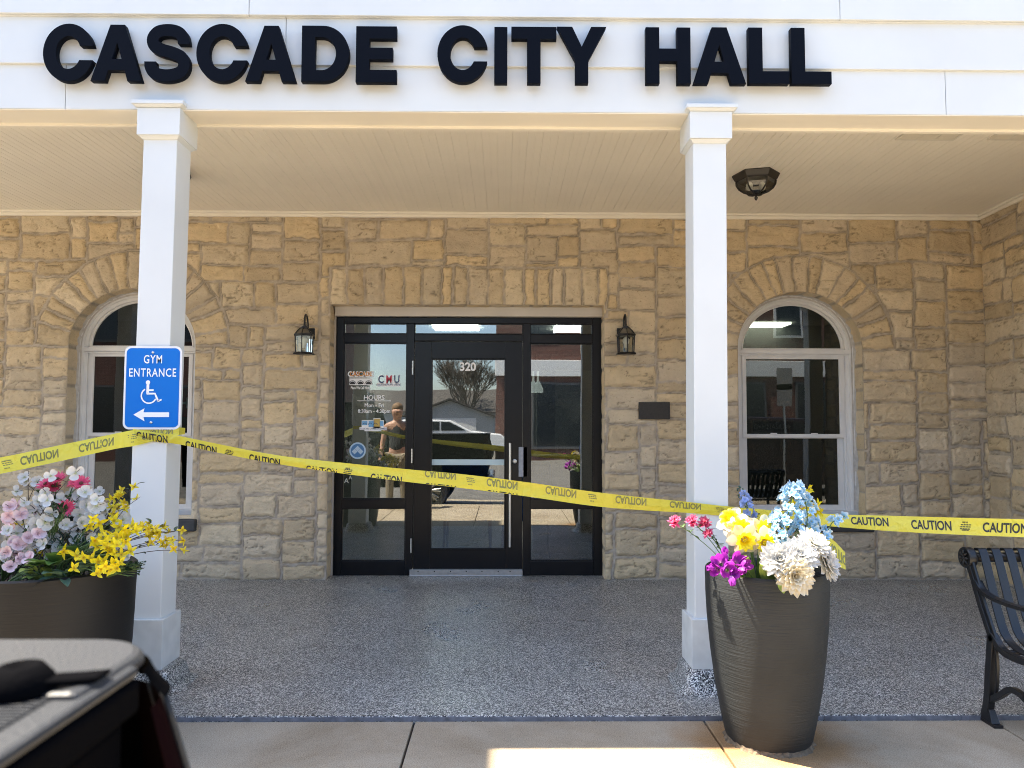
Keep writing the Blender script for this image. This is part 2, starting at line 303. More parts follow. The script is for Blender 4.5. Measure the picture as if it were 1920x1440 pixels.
# numpy noise
def vn(x, y, sd):
    ix = np.floor(x); iy = np.floor(y); fx = x-ix; fy = y-iy; fx = fx*fx*(3-2*fx); fy = fy*fy*(3-2*fy)
    def h(a, b): q = np.sin(a*127.1+b*311.7+sd*74.7)*43758.5453; return q-np.floor(q)
    return (h(ix, iy)*(1-fx)+h(ix+1, iy)*fx)*(1-fy)+(h(ix, iy+1)*(1-fx)+h(ix+1, iy+1)*fx)*fy
def fbm(x, y, sd, o=4):
    s = 0; a = .5; n = 0
    for i in range(o): s = s+a*vn(x*2**i, y*2**i, sd+i*13); n += a; a *= .5
    return s/n
def sstep(a, b, x): t = np.clip((x-a)/(b-a), 0, 1); return t*t*(3-2*t)

# ------------------------------------------------------------------ setting: ground
g = MB().box(-400, -400, -.6, 400, 60, -.20).build('street', asphalt); tag(g, kind='structure')
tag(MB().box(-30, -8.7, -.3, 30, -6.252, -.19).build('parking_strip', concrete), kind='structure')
YE = -3.155                                   # front edge of the coated porch slab
tag(MB().box(-12, YE, -.12, 12, .6, 0).build('porch_floor', flake, bevel=.006), kind='structure')
mb = MB()                                     # the coated vertical lip, with ragged drips
xs = np.arange(-8, 8, .035); prev = None
for i in range(len(xs)-1):
    d = .0012+.004*rnd.random(); mb.box(xs[i], YE-d, -.03+.006*rnd.random(), xs[i+1], YE+.001, -.0035-.004*rnd.random())
tag(mb.build('porch_lip', mat('lip_coating', (.15, .157, .18), .45, var=.3, vscale=30)), kind='structure')
mb = MB(); JX = -.425
for i in range(-8, 9):
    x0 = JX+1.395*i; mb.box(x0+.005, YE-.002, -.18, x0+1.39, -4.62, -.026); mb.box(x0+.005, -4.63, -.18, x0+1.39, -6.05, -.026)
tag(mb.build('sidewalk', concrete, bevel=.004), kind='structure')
tag(MB().box(-14, -6.06, -.3, 14, YE+.01, -.045).build('sidewalk_bed', mat('joint_dirt', (.03, .026, .022), .95)), kind='structure')
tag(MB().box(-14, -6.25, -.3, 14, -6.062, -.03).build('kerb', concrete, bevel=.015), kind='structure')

# ------------------------------------------------------------------ the building
town = thing('city_hall', (0, 0, 0), 'tan stone city hall front with white porch, two columns and black glass entrance', 'building')
RV = .17                                      # depth of the window and door reveals
ZC = 3.355                                    # ceiling height
dl, dr, dt = at(616.5, 800, 0).x, at(1133, 800, 0).x, at(880, 572, 0).z
fl, frx = at(628, 800, RV).x, at(1129, 800, RV).x
AE = .91                                      # the arches are a little flatter than half circles
wl = dict(c=-3.395, hw=.570, zs=at(262, 652, RV).z)
wr = dict(c=2.730, hw=.570, zs=at(1495, 657, RV).z)
ZSILL = at(1590, 962, RV).z
HO = wr['hw']+.006                            # half width of the stone openings
WX0, WX1 = -6.6, 4.445
def open_sdf(X, Z):
    d = np.maximum(np.maximum(dl-X, X-dr), Z-dt)
    for q in (wl, wr):
        a = np.hypot(X-q['c'], (Z-q['zs'])/AE)-HO
        b = np.maximum(np.abs(X-q['c'])-HO, ZSILL-.0-Z)
        d = np.minimum(d, np.where(Z > q['zs'], a, b))
    return d
def ashlar(nx, nz, seed, u=.05):
    """Random coursed rubble on a grid of cells: label of each cell and the stones' rectangles."""
    r = random.Random(seed); L = -np.ones((nz, nx), int); rect = []
    for j in range(nz):
        i = 0
        while i < nx:
            if L[j, i] >= 0: i += 1; continue
            h = r.choice((3, 4, 4, 4, 4, 5, 3, 2)); wd = r.randint(6, 11) if h > 2 else r.randint(7, 11)
            if h >= 4 and r.random() < .10: wd = r.randint(4, 5)
            free = 0
            while free < wd and i+free < nx and L[j, i+free] < 0: free += 1
            if i+free < nx and L[j, i+free] < 0:
                pass
            rem = 0
            while i+free+rem < nx and rem < 3 and L[j, i+free+rem] < 0: rem += 1
            if 0 < rem < 3: free += rem
            h = min(h, nz-j)
            if j > 0 and h > 2 and nz-j-h == 1: h += 1
            L[j:j+h, i:i+free] = len(rect); rect.append((i*u, (i+free)*u, j*u, (j+h)*u)); i += free
    return L, np.array(rect)
def stone_field(X, Z, xo, seed, features):
    """Height and colour of a rock-faced wall with pointed joints at the points (X, Z)."""
    u = .05; nx = int((X.max()-xo)/u)+3; nz = int(Z.max()/u)+3
    L, rc = ashlar(nx, nz, seed)
    wx = X-xo+.045*(fbm(X*2.6, Z*2.6, seed+1, 3)-.5)+.032*(fbm(X*16, Z*16, seed+2, 4)-.5)
    wz = Z+.050*(fbm(X*2.1, Z*2.4, seed+3, 3)-.5)+.032*(fbm(X*16, Z*16, seed+4, 4)-.5)
    ii = np.clip((wx/u).astype(int), 0, nx-1); jj = np.clip((wz/u).astype(int), 0, nz-1); ID = L[jj, ii]; q = rc[ID]
    rr = .02
    def rbox(px, pz, x0, x1, z0, z1):
        qx = np.abs(px-(x0+x1)/2)-((x1-x0)/2-rr); qz = np.abs(pz-(z0+z1)/2)-((z1-z0)/2-rr)
        return -(np.hypot(np.maximum(qx, 0), np.maximum(qz, 0))+np.minimum(np.maximum(qx, qz), 0)-rr)
    D = rbox(wx, wz, q[..., 0], q[..., 1], q[..., 2], q[..., 3])
    AX, AZ = wx+xo, wz
    if features:
        lx0, lx1, lz0, lz1 = dl-.015, dr+.03, dt-.01, at(880, 501, 0).z
        r = random.Random(5); ed = [lx0]
        while ed[-1] < lx1-.22: ed.append(ed[-1]+r.uniform(.10, .19))
        ed.append(lx1); ed = np.array(ed)
        ins = (AX > lx0) & (AX < lx1) & (AZ > lz0-.1) & (AZ < lz1)
        k = np.clip(np.searchsorted(ed, AX)-1, 0, len(ed)-2)
        D = np.where(ins, rbox(AX, AZ, ed[k], ed[k+1], lz0-.08, lz1), np.minimum(D, np.maximum(np.maximum(lx0-AX, AX-lx1), np.maximum(AZ-lz1, lz0-.1-AZ))))
        ID = np.where(ins, 5000+k, ID)
        for w_, (q_, sd) in enumerate(((wl, 8), (wr, 9))):
            ro = .875; r = random.Random(sd); ea = [0]
            while ea[-1] < math.pi-.3: ea.append(ea[-1]+r.uniform(.14, .235))
            ea.append(math.pi); ea = np.array(ea)
            dx, dz = AX-q_['c'], AZ-q_['zs']; rad = np.hypot(dx, dz); an = np.arctan2(dz, dx)
            ins = (rad < ro) & (dz > 0); k = np.clip(np.searchsorted(ea, an)-1, 0, len(ea)-2)
            da = np.minimum(an-ea[k], ea[k+1]-an)*rad
            dv = np.minimum(da, ro-rad); outd = np.where(dz > 0, rad-ro, np.hypot(np.maximum(np.abs(dx)-ro, 0), dz))
            outd = np.where((dz <= 0) & (np.abs(dx) < ro), -dz, outd)
            D = np.where(ins, dv, np.minimum(D, outd)); ID = np.where(ins, 6000+500*w_+k, ID)
    D = D-.0088-.013*(fbm(X*2.5, Z*2.5, seed+6, 2)-.35)
    if features: D = np.minimum(D, open_sdf(X, Z)+.004)
    rng = np.random.RandomState(seed); T = rng.rand(8000, 4); t = T[np.clip(ID, 0, 7999)]
    e = sstep(0, .028, D)
    ux, uz = X+t[..., 2]*40, Z+t[..., 3]*40    # each stone is split on its own
    rock = fbm(ux*6, uz*9, seed+7, 5); rid = np.abs(fbm(ux*5+rock*1.3, uz*11, seed+9, 4)-.5)
    fine = fbm(X*42, Z*42, seed+11, 3)-.5
    h = .004+e*(.006+.012*t[..., 0]+.029*(rock-.45)-.013*np.exp(-(rid/.028)**2)+.010*fine)
    h = np.where(D < 0, .003+.004*(fbm(X*30, Z*30, seed+12, 3)-.5), h)-.006*np.exp(-((D-.001)/.005)**2)
    m = sstep(-.003, .003, D)
    crack_shade = np.exp(-(rid/.013)**2)*sstep(.42, .62, fbm(ux*4, uz*4, seed+15, 2))*e  # cracks, with their crevice shade darkened into the stone colour
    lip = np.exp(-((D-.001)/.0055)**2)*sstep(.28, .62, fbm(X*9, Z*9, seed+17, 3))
    return h, m, t[..., 1], np.clip((np.where(D > 0, .80+.22*t[..., 3], .97))*(1-.62*crack_shade-.62*lip), 0, 1)
def stone_sheet(name, s0, s1, z1, O, U, N, seed, features, cell=.0105, parent=None):
    ns = int((s1-s0)/cell)+1; nz = int(z1/cell)+1
    S, Z = np.meshgrid(np.linspace(s0, s1, ns), np.linspace(-.02, z1, nz))
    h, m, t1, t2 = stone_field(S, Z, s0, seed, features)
    keep = None
    if features:
        d = open_sdf(S, Z); ep = 1e-4
        gx = (open_sdf(S+ep, Z)-open_sdf(S-ep, Z))/(2*ep); gz = (open_sdf(S, Z+ep)-open_sdf(S, Z-ep))/(2*ep)
        mv = (d < 0) & (d > -cell*1.05); deep = d <= -cell*1.05
        S2 = np.where(mv, S-d*gx, S); Z2 = np.where(mv, Z-d*gz, Z); h = np.where(d < .004, np.minimum(h, .006), h)
        S, Z = S2, Z2; keep = ~(deep[:-1, :-1] | deep[1:, :-1] | deep[:-1, 1:] | deep[1:, 1:])
    P = (np.array(O)[None, None]+S[..., None]*np.array(U)+Z[..., None]*np.array((0, 0, 1.))+h[..., None]*np.array(N)).reshape(-1, 3)
    i0 = np.arange(ns*nz).reshape(nz, ns); q = np.stack([i0[:-1, :-1], i0[:-1, 1:], i0[1:, 1:], i0[1:, :-1]], -1)
    q = q[keep] if keep is not None else q.reshape(-1, 4)
    me = bpy.data.meshes.new(name); me.vertices.add(len(P)); me.vertices.foreach_set('co', P.astype(np.float32).ravel())
    nf = len(q); me.loops.add(nf*4); me.loops.foreach_set('vertex_index', q.astype(np.int32).ravel()); me.polygons.add(nf)
    me.polygons.foreach_set('loop_start', np.arange(0, nf*4, 4, dtype=np.int32)); me.polygons.foreach_set('loop_total', np.full(nf, 4, np.int32))
    me.update(calc_edges=True); me.validate()
    ca = me.color_attributes.new('stone', 'FLOAT_COLOR', 'POINT')
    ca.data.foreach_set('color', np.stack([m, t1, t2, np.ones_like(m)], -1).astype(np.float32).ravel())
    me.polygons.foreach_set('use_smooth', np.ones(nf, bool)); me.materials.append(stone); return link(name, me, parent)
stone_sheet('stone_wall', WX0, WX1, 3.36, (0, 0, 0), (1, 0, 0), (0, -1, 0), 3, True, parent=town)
SD = Vector((-.069, -1, 0)).normalized()
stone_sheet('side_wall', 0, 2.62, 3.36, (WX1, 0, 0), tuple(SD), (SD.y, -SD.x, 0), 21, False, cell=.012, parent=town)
# the stone returns into the openings
def fill_stone_attr(me, val=(1, .5, .5, 1)):
    ca = me.color_attributes.new('stone', 'FLOAT_COLOR', 'POINT'); ca.data.foreach_set('color', list(val)*len(me.vertices))
yb = RV+.09
def densify(path, st=.016):
    out = []
    for p, q in zip(path[:-1], path[1:]):
        n = max(1, int(math.hypot(q[0]-p[0], q[1]-p[1])/st))
        for i in range(n): f = i/n; out.append(tuple(p[k]+(q[k]-p[k])*f for k in range(4)))
    return out+[path[-1]]
def arch_path(q, half, z0, zs=None, n=40):
    zs = q['zs'] if zs is None else zs
    p = [(q['c']-half, z0+(zs-z0)*i/12, -1, 0) for i in range(12)]
    p += [(q['c']-half*math.cos(math.pi*i/n), zs+half*AE*math.sin(math.pi*i/n), -math.cos(math.pi*i/n), math.sin(math.pi*i/n)) for i in range(n+1)]
    return p+[(q['c']+half, zs+(z0-zs)*i/12, 1, 0) for i in range(1, 13)]
def reveal(name, path, sd):
    """The stones' faces turning into an opening, with joints between them."""
    r = random.Random(sd); P = densify(path); k = 9; u = 0; joint = r.uniform(.1, .2); tint = r.random(); bul = r.random(); vs = []; cs = []
    us = [0]
    for p, q in zip(P[:-1], P[1:]): us.append(us[-1]+math.hypot(q[0]-p[0], q[1]-p[1]))
    js = [0]
    while js[-1] < us[-1]: js.append(js[-1]+r.uniform(.13, .26))
    tn = [(r.random(), r.random()) for _ in js]
    for (x, z, nx, nz), u in zip(P, us):
        i = max(j for j in range(len(js)) if js[j] <= u); d = min(abs(u-js[i]), abs(js[min(i+1, len(js)-1)]-u) if i+1 < len(js) else 9); m_ = max(0, min(1, (d-.009)/.007)); e = max(0, min(1, (d-.006)/.02))
        for j in range(k):
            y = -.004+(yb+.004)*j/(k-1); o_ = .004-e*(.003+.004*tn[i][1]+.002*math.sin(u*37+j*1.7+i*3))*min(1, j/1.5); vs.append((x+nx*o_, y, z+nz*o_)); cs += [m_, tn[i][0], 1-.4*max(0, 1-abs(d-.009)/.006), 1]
    me = MB().add(vs, [(i*k+j, i*k+j+1, (i+1)*k+j+1, (i+1)*k+j) for i in range(len(P)-1) for j in range(k-1)]).mesh(name, stone, True)
    ca = me.color_attributes.new('stone', 'FLOAT_COLOR', 'POINT'); ca.data.foreach_set('color', cs); return link(name, me, town)
reveal('door_reveal', [(dl, 0, -1, 0), (dl, dt, -1, 0), (dl+.001, dt, 0, 1), (dr-.001, dt, 0, 1), (dr, dt, 1, 0), (dr, 0, 1, 0)], 3)
for q in (wl, wr): reveal('window_reveal', arch_path(q, HO, ZSILL-.02, n=60), 7+int(q['c']))
for q in (wl, wr):
    rr = random.Random(4); pth = arch_path(q, HO-.001, ZSILL-.01, n=60); ck = MB(); vs = []
    for (x, z, nx, nz) in pth:
        o1, y1 = rr.uniform(.006, .014), rr.uniform(.115, .150); vs += [(x+nx*.002, y1, z+nz*.002), (x-nx*.004, y1+.012, z-nz*.004), (x-nx*o1, RV-.004, z-nz*o1), (x-nx*.03, RV-.006, z-nz*.03)]
    ck.add(vs, [(i*4+j, i*4+j+1, i*4+5+j, i*4+4+j) for i in range(len(pth)-1) for j in range(3)]); ck.build('caulk', mat('rough_caulk', (.50, .47, .43), .9, var=.15, vscale=25, bump=.5, bscale=50), town, smooth=True)
# wall core, so that the wall has its thickness and keeps the room dark
core = MB()
for x0, x1, z0, z1 in ((WX0, wl['c']-HO-.03, 0, 3.36), (wl['c']+HO+.03, dl-.03, 0, 3.36), (dr+.03, wr['c']-HO-.03, 0, 3.36), (wr['c']+HO+.03, WX1+.2, 0, 3.36), (dl-.03, dr+.03, dt+.04, 3.36),
                       (wl['c']-HO-.03, wl['c']+HO+.03, 0, ZSILL-.1), (wr['c']-HO-.03, wr['c']+HO+.03, 0, ZSILL-.1), (wl['c']-HO-.03, wl['c']+HO+.03, wl['zs']+HO*AE+.03, 3.36), (wr['c']-HO-.03, wr['c']+HO+.03, wr['zs']+HO*AE+.03, 3.36)):
    core.box(x0, .03, z0, x1, .34, z1)
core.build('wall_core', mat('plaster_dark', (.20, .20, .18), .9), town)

# windows: casing, sashes, panes, sill
def window(q):
    c, zs = q['c'], q['zs']; hw = q['hw']
    mb = MB()
    mb.sweep(arch_path(q, hw, ZSILL), [(.016, RV+.03), (.016, RV-.01), (-.004, RV-.012), (-.006, RV-.004), (-.022, RV-.004), (-.024, RV-.012), (-.040, RV-.012), (-.044, RV+.002), (-.072, RV+.004), (-.074, RV+.02), (-.090, RV+.02), (-.090, RV+.05)])
    mb.box(c-hw+.04, RV-.013, zs-.035, c+hw-.04, RV+.05, zs+.006)
    mb.box(c-hw+.045, RV-.006, zs-.052, c+hw-.045, RV+.05, zs-.037)
    mb.box(c-hw-.01, RV-.022, ZSILL-.03, c+hw+.01, RV+.05, ZSILL+.022)
    wo_ = mb.build('window', vinyl, town, bevel=.0015)
    iw = hw-.090; zt = zs-.052; zm = at(1495, 817, RV+.02).z; zb = ZSILL+.022
    def sash(z0, z1, y, wd, bot, top):
        s = MB(); s.box(c-iw, y, z0, c-iw+wd, y+.03, z1); s.box(c+iw-wd, y, z0, c+iw, y+.03, z1)
        s.box(c-iw+wd, y, z0, c+iw-wd, y+.03, z0+bot); s.box(c-iw+wd, y, z1-top, c+iw-wd, y+.03, z1)
        s.box(c-iw+wd-.006, y+.006, z0+bot-.006, c-iw+wd+.006, y+.02, z1-top+.006); s.box(c+iw-wd-.006, y+.006, z0+bot-.006, c+iw-wd+.006, y+.02, z1-top+.006)
        o = s.build('sash', vinyl, wo_, bevel=.002)
        pm = MB().box(c-iw+wd-.002, y+.014, z0+bot-.002, c+iw-wd+.002, y+.018, z1-top+.002).build('pane', window_glass, wo_)
    sash(zm-.018, zt, RV+.008, .034, .034, .030)
    sash(zb, zm-.006, RV+.045, .045, .05, .02)
    for sx in (-.25, .25): MB().box(c+sx*iw*1.6-.03, RV-.004, zm+.016, c+sx*iw*1.6+.03, RV+.012, zm+.026).build('sash_lock', vinyl, wo_, bevel=.002)
    ra = hw-.090; n = 36
    a = [(c+ra*math.cos(math.pi*i/n), zs+.004+ra*AE*math.sin(math.pi*i/n)) for i in range(n+1)]
    MB().prism(a, RV+.03, RV+.034).build('arched_pane', window_glass, wo_)
    rn = MB().sweep([(c-ra*math.cos(math.pi*i/n), zs+.004+ra*AE*math.sin(math.pi*i/n), -math.cos(math.pi*i/n), math.sin(math.pi*i/n)) for i in range(n+1)], [(0, RV+.05), (0, RV+.012), (-.012, RV+.016), (-.013, RV+.03)])
    rn.box(c-ra, RV+.006, zs+.006, c+ra, RV+.028, zs+.02); rn.build('glazing_bead', vinyl, wo_)
    zt_ = ZSILL-.03
    MB().box(c-hw-.05, -.055, zt_-.115, c+hw+.06, RV+.02, zt_-.004).build('sill', slate, wo_, bevel=.012)
    return wo_
for q in (wl, wr): window(q)

# entrance: black frame, panes, door
def X(px): return at(px, 800, RV).x
def Z_(py): return at(880, py, RV).z
fr = MB(); y0, y1 = RV, RV+.07
fr.box(fl, y0, 0, X(642.5), y1, Z_(595)); fr.box(X(1112), y0, 0, frx, y1, Z_(595))
fr.box(X(642.5), y0, Z_(606.5), X(1112), y1, Z_(595))
fr.box(X(761.5), y0, 0, X(775.5), y1, Z_(606.5)); fr.box(X(980.5), y0, 0, X(994), y1, Z_(606.5))
for a, b in ((642.5, 761.5), (775.5, 980.5), (994, 1112)): fr.box(X(a), y0+.004, Z_(639.3 if a == 775.5 else 643.5), X(b), y1, Z_(626.5))
for a, b in ((642.5, 761.5), (994, 1112)):
    fr.box(X(a), y0+.004, Z_(953), X(b), y1, Z_(936)); fr.box(X(a), y0+.004, 0, X(b), y1, Z_(1052))
ent = fr.build('entrance_frame', black_frame, town, bevel=.004)
bd = MB()
for a, b, p, q in ((642.5, 761.5, 606.5, 626.5), (775.5, 980.5, 606.5, 626.5), (994, 1112, 606.5, 626.5), (642.5, 761.5, 643.5, 936), (994, 1112, 643.5, 936), (642.5, 761.5, 953, 1052), (994, 1112, 953, 1052)):
    w_ = .009
    for x0, x1, z0, z1 in ((X(a), X(a)+w_, Z_(q), Z_(p)), (X(b)-w_, X(b), Z_(q), Z_(p)), (X(a)+w_, X(b)-w_, Z_(q), Z_(q)+w_), (X(a)+w_, X(b)-w_, Z_(p)-w_, Z_(p))): bd.box(x0, y0+.012, z0, x1, y0+.03, z1)
    MB().box(X(a)+.002, y0+.026, Z_(q)+.002, X(b)-.002, y0+.032, Z_(p)-.002).build('pane', clear_glass, ent)
bd.build('glazing_bead', black_frame, ent, bevel=.002)
MB().box(fl-.004, RV-.062, Z_(595)+.001, frx+.004, RV+.05, dt+.004).build('head_trim', mat('head_trim_paint', (.56, .51, .44), .5, var=.05), ent, bevel=.004)
MB().box(fl-.03, RV-.01, 0, fl-.001, RV+.05, dt).build('jamb_trim', mat('jamb_trim_paint', (.42, .38, .33), .6), ent)
MB().box(frx+.001, RV-.01, 0, frx+.02, RV+.05, dt).build('jamb_trim', MATS['jamb_trim_paint'], ent)
XD0, XD1, ZD0, ZD1 = X(776.5), X(979.5), Z_(1068), Z_(640.5); yd = y0+.006
gx0, gx1, gz0, gz1 = X(807.5), X(948), Z_(1030), Z_(672)
dm = MB(); dm.box(XD0, yd, ZD0, gx0, yd+.045, ZD1); dm.box(gx1, yd, ZD0, XD1, yd+.045, ZD1); dm.box(gx0, yd+.001, ZD0, gx1, yd+.044, gz0); dm.box(gx0, yd+.001, gz1, gx1, yd+.044, ZD1)
door = dm.build('entrance_door', black_frame, town, bevel=.003)
b2 = MB()
for x0, x1, z0, z1 in ((gx0-.001, gx0+.012, gz0, gz1), (gx1-.012, gx1+.001, gz0, gz1), (gx0+.012, gx1-.012, gz0-.001, gz0+.012), (gx0+.012, gx1-.012, gz1-.012, gz1+.001)): b2.box(x0, yd-.006, z0, x1, yd+.02, z1)
b2.build('glazing_bead', black_frame, door, bevel=.003)
MB().box(gx0+.002, yd+.02, gz0+.002, gx1-.002, yd+.026, gz1-.002).build('door_pane', clear_glass, door)
hx = X(956.5); h = MB().tube([(hx, yd-.062, Z_(1024)), (hx, yd-.062, Z_(830))], .0125, 14)
for py in (1012, 842): h.tube([(hx, yd-.062, Z_(py)), (hx, yd+.004, Z_(py))], .008, 10)
h.build('pull_handle', steel, door, smooth=False, auto=40)
for py in (690, 855, 1023):
    hh = MB(); zc = Z_(py)
    for k in range(5): hh.tube([(X(773), yd-.012, zc-.065+k*.0265), (X(773), yd-.012, zc-.065+k*.0265+.025)], .0085, 10)
    hh.build('hinge', steel, door, auto=40)
lc = MB(); c = at(965, 865, yd); M_ = Matrix.Translation(c) @ Matrix.Rotation(R(90), 4, 'X')
lc.lathe([(.0, .016), (.012, .016), (.013, .012), (.019, .010), (.021, .0), (.021, -.002)], 20).xf(M_); lc.box(c.x-.002, c.y-.0175, c.z-.007, c.x+.002, c.y-.012, c.z+.007)
lc.build('lock_cylinder', steel, door, auto=40)
MB().box(X(972.5), yd-.006, Z_(894), X(988.5), yd-.001, Z_(838)).build('latch_plate', plate_mat, door, bevel=.002)
th = MB().box(X(771), RV-.03, .012, X(980), RV+.06, Z_(1067)); th.box(X(771), RV-.05, .0, X(980), RV+.06, .012)
tr_ = th.build('threshold', mat('aluminium_threshold', (.48, .47, .45), .38, .9, var=.1, vscale=30), door, bevel=.003)
for px in (787, 817, 847, 876, 905, 935, 957): MB().tube([(X(px), RV-.034, .045), (X(px), RV-.028, .045)], .006, 8).build('screw', black_metal, door)

# porch ceiling with bead-board grooves, mouldings, beam, boards
mb = MB(); prof = []; x = -7.9; k = 0
while x < 7.9:
    gw, gd = (.0045, .0035) if k % 2 == 0 else (.003, .0018)
    prof += [(x, ZC), (x+.052-gw, ZC), (x+.052-gw/2, ZC+gd), (x+.052, ZC)]; x += .052; k += 1
n = len(prof)
mb.add([(p, -2.6, z) for p, z in prof]+[(p, .02, z) for p, z in prof], [(i, i+1, i+1+n, i+n) for i in range(n-1)])
ceil = mb.build('porch_ceiling', white_warm, town)
for px in (1752, 1928):
    v = atz(px, 248, ZC); vm = MB()
    for x0, x1, ya, yb_ in ((-.20, .20, -.12, -.10), (-.20, .20, .10, .12), (-.20, -.185, -.10, .10), (.185, .20, -.10, .10)): vm.box(v.x+x0, v.y+ya, ZC-.010, v.x+x1, v.y+yb_, ZC+.002)
    for i in range(12): vm.box(v.x-.185, v.y-.095+i*.0165, ZC-.007, v.x+.185, v.y-.088+i*.0165, ZC+.001)
    for i in (-1, 1): vm.box(v.x+i*.062-.004, v.y-.1, ZC-.009, v.x+i*.062+.004, v.y+.1, ZC+.001)
    vm.build('ceiling_vent', mat('vent_paint', (.64, .60, .51), .5), ceil)
mo = MB()

def mould(p0, p1, nrm, steps):
    for off, z0, z1 in steps:
        a, b = Vector(p0), Vector(p1); nn = Vector(nrm)
        mo.add([a+Vector((0, 0, z0)), b+Vector((0, 0, z0)), b+nn*off+Vector((0, 0, z0)), a+nn*off+Vector((0, 0, z0)), a+Vector((0, 0, z1)), b+Vector((0, 0, z1)), b+nn*off+Vector((0, 0, z1)), a+nn*off+Vector((0, 0, z1))],
               [(0, 1, 2, 3), (4, 7, 6, 5), (3, 2, 6, 7), (0, 4, 5, 1), (1, 5, 6, 2), (0, 3, 7, 4)])
mould((WX0, 0, 0), (WX1-.03, 0, 0), (0, -1, 0), ((.036, ZC-.052, ZC-.022), (.052, ZC-.0225, ZC-.001)))
sn = Vector((SD.y, -SD.x, 0)); e0 = Vector((WX1, 0, 0))+SD*.03; e1 = Vector((WX1, 0, 0))+SD*2.58
mould(e0, e1, sn, ((.036, ZC-.052, ZC-.022), (.052, ZC-.0225, ZC-.001)))
mo.build('ceiling_moulding', white_warm, town, bevel=.004)
YF = -2.80; ZB = at(960, 209.5, YF).z; Z1 = at(960, 127.5, YF).z; Z2 = at(960, 36, YF-.02).z
fa = MB(); JW = .003
def board(y, z0, z1, joints, back=YF+.06):
    xsx = [-7.9]+sorted(joints)+[7.9]
    for a, b in zip(xsx[:-1], xsx[1:]): fa.box(a+JW/2, y, z0, b-JW/2, back, z1)
board(YF, ZB, Z1+.02, [at(123, 170, YF).x, at(1773, 170, YF).x, 5.2, -5.4])
board(YF-.018, Z1, Z2+.02, [at(538, 60, YF).x, 3.9, -4.1])
board(YF-.030, Z1+.262, Z2, [at(538, 60, YF).x, 3.9, -4.1])
board(YF-.045, Z2, Z2+.30, [at(1568, 15, YF).x, -1.4, 5.0])
fa.build('fascia', white, town, bevel=.0025)
bm_ = MB().box(-7.9, YF+.061, ZB+.002, 7.9, -2.61, ZC+.12); bm_.box(-7.9, YF+.002, ZB-.006, 7.9, -2.60, ZB-.0005)
bm_.box(-7.9, -2.609, ZB-.02, 7.9, -2.575, ZB+.014); bm_.box(-7.9, -2.609, ZB+.0145, 7.9, -2.59, ZC+.02)
bm_.build('porch_beam', white_warm, town, bevel=.003)
# roof and unseen taller blocks, added to throw the shade over the pavement
rf = MB().box(-9, YF+.06, Z2+.20, 8.5, 12, Z2+.30); rf.box(-9, YF-.035, Z2+.28, 8.5, YF+.1, Z2+.34)
ROOF_Z = Z2+.34
rf.build('roof', mat('roof_membrane', (.25, .25, .25), .9), town)
HX = -.05-.4846*7.0
MB().box(-9, YF-.02, ROOF_Z+.001, HX, 12, 7.0).build('unseen_shade_block', white, town)
MB().box(2.5-.4846*7, YF-.02, ROOF_Z+.001, 8.5, 12, 7.0).build('unseen_shade_block', white, town)
# columns
def column(cx):
    hw = .0915; yc = YF+hw
    s = MB().box(cx-hw, YF, .36, cx+hw, YF+2*hw, 3.0).build('porch_column', white, town, bevel=.004)
    b = MB().box(cx-.113, yc-.113, .109, cx+.113, yc+.113, .368)  .build('column_base', white_base, s, bevel=.003)
    cp = MB().box(cx-.116, yc-.122, 2.968, cx+.116, yc+.116, 3.118); cp.frustum(cx, yc-.003, 2.950, .094, .094, 2.9675, .112, .112)
    cp.frustum(cx, yc-.006, 3.1185, .118, .123, 3.130, .138, .138); cp.box(cx-.140, yc-.146, 3.1305, cx+.140, yc+.13, 3.152)
    cp.build('column_capital', white, s, bevel=.002)
    ft = MB(); pr = [(.125, .1095), (.135, .108), (.15, .09), (.16, .05), (.175, .018), (.20, .004), (.215, -.002)]
    nn = 40; vs = []
    for r_, z in pr:
        for j in range(nn):
            a = 2*math.pi*j/nn; ca, sa = math.cos(a), math.sin(a); k_ = 1/(abs(ca)**5+abs(sa)**5)**.2
            vs.append((cx+.01+r_*k_*ca, yc-.005+r_*k_*sa, z))
    ft.add(vs, [(i*nn+j, i*nn+(j+1) % nn, (i+1)*nn+(j+1) % nn, (i+1)*nn+j) for i in range(len(pr)-1) for j in range(nn)]+[tuple(range(nn))])
    ft.build('column_footing', flake, s, smooth=True)
    for o_ in (s, *[c_ for c_ in COL.objects if c_.parent == s]):
        for v_ in o_.data.vertices: v_.co.x += (v_.co.z-2.9)*.0075
    return cx
CLX, CRX = -1.884, 1.132
column(CLX); column(CRX); column(-5.0); column(4.15)

# room behind the glass
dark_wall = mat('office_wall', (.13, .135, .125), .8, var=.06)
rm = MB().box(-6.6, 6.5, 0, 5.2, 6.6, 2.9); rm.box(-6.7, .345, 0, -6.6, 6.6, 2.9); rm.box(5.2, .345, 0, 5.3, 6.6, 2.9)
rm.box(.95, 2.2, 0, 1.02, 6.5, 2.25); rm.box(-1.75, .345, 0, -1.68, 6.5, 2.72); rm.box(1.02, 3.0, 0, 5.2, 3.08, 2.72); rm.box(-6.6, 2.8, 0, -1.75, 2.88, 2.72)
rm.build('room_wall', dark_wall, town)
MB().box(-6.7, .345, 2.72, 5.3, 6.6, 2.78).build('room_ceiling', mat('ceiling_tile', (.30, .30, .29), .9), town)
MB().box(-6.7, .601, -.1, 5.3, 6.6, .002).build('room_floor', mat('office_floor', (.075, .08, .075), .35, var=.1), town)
pan = mat('light_panel', (1, .97, .88), .5, emit=12)
pan_dim = mat('light_panel_dim', (1, .95, .80), .5, emit=3)
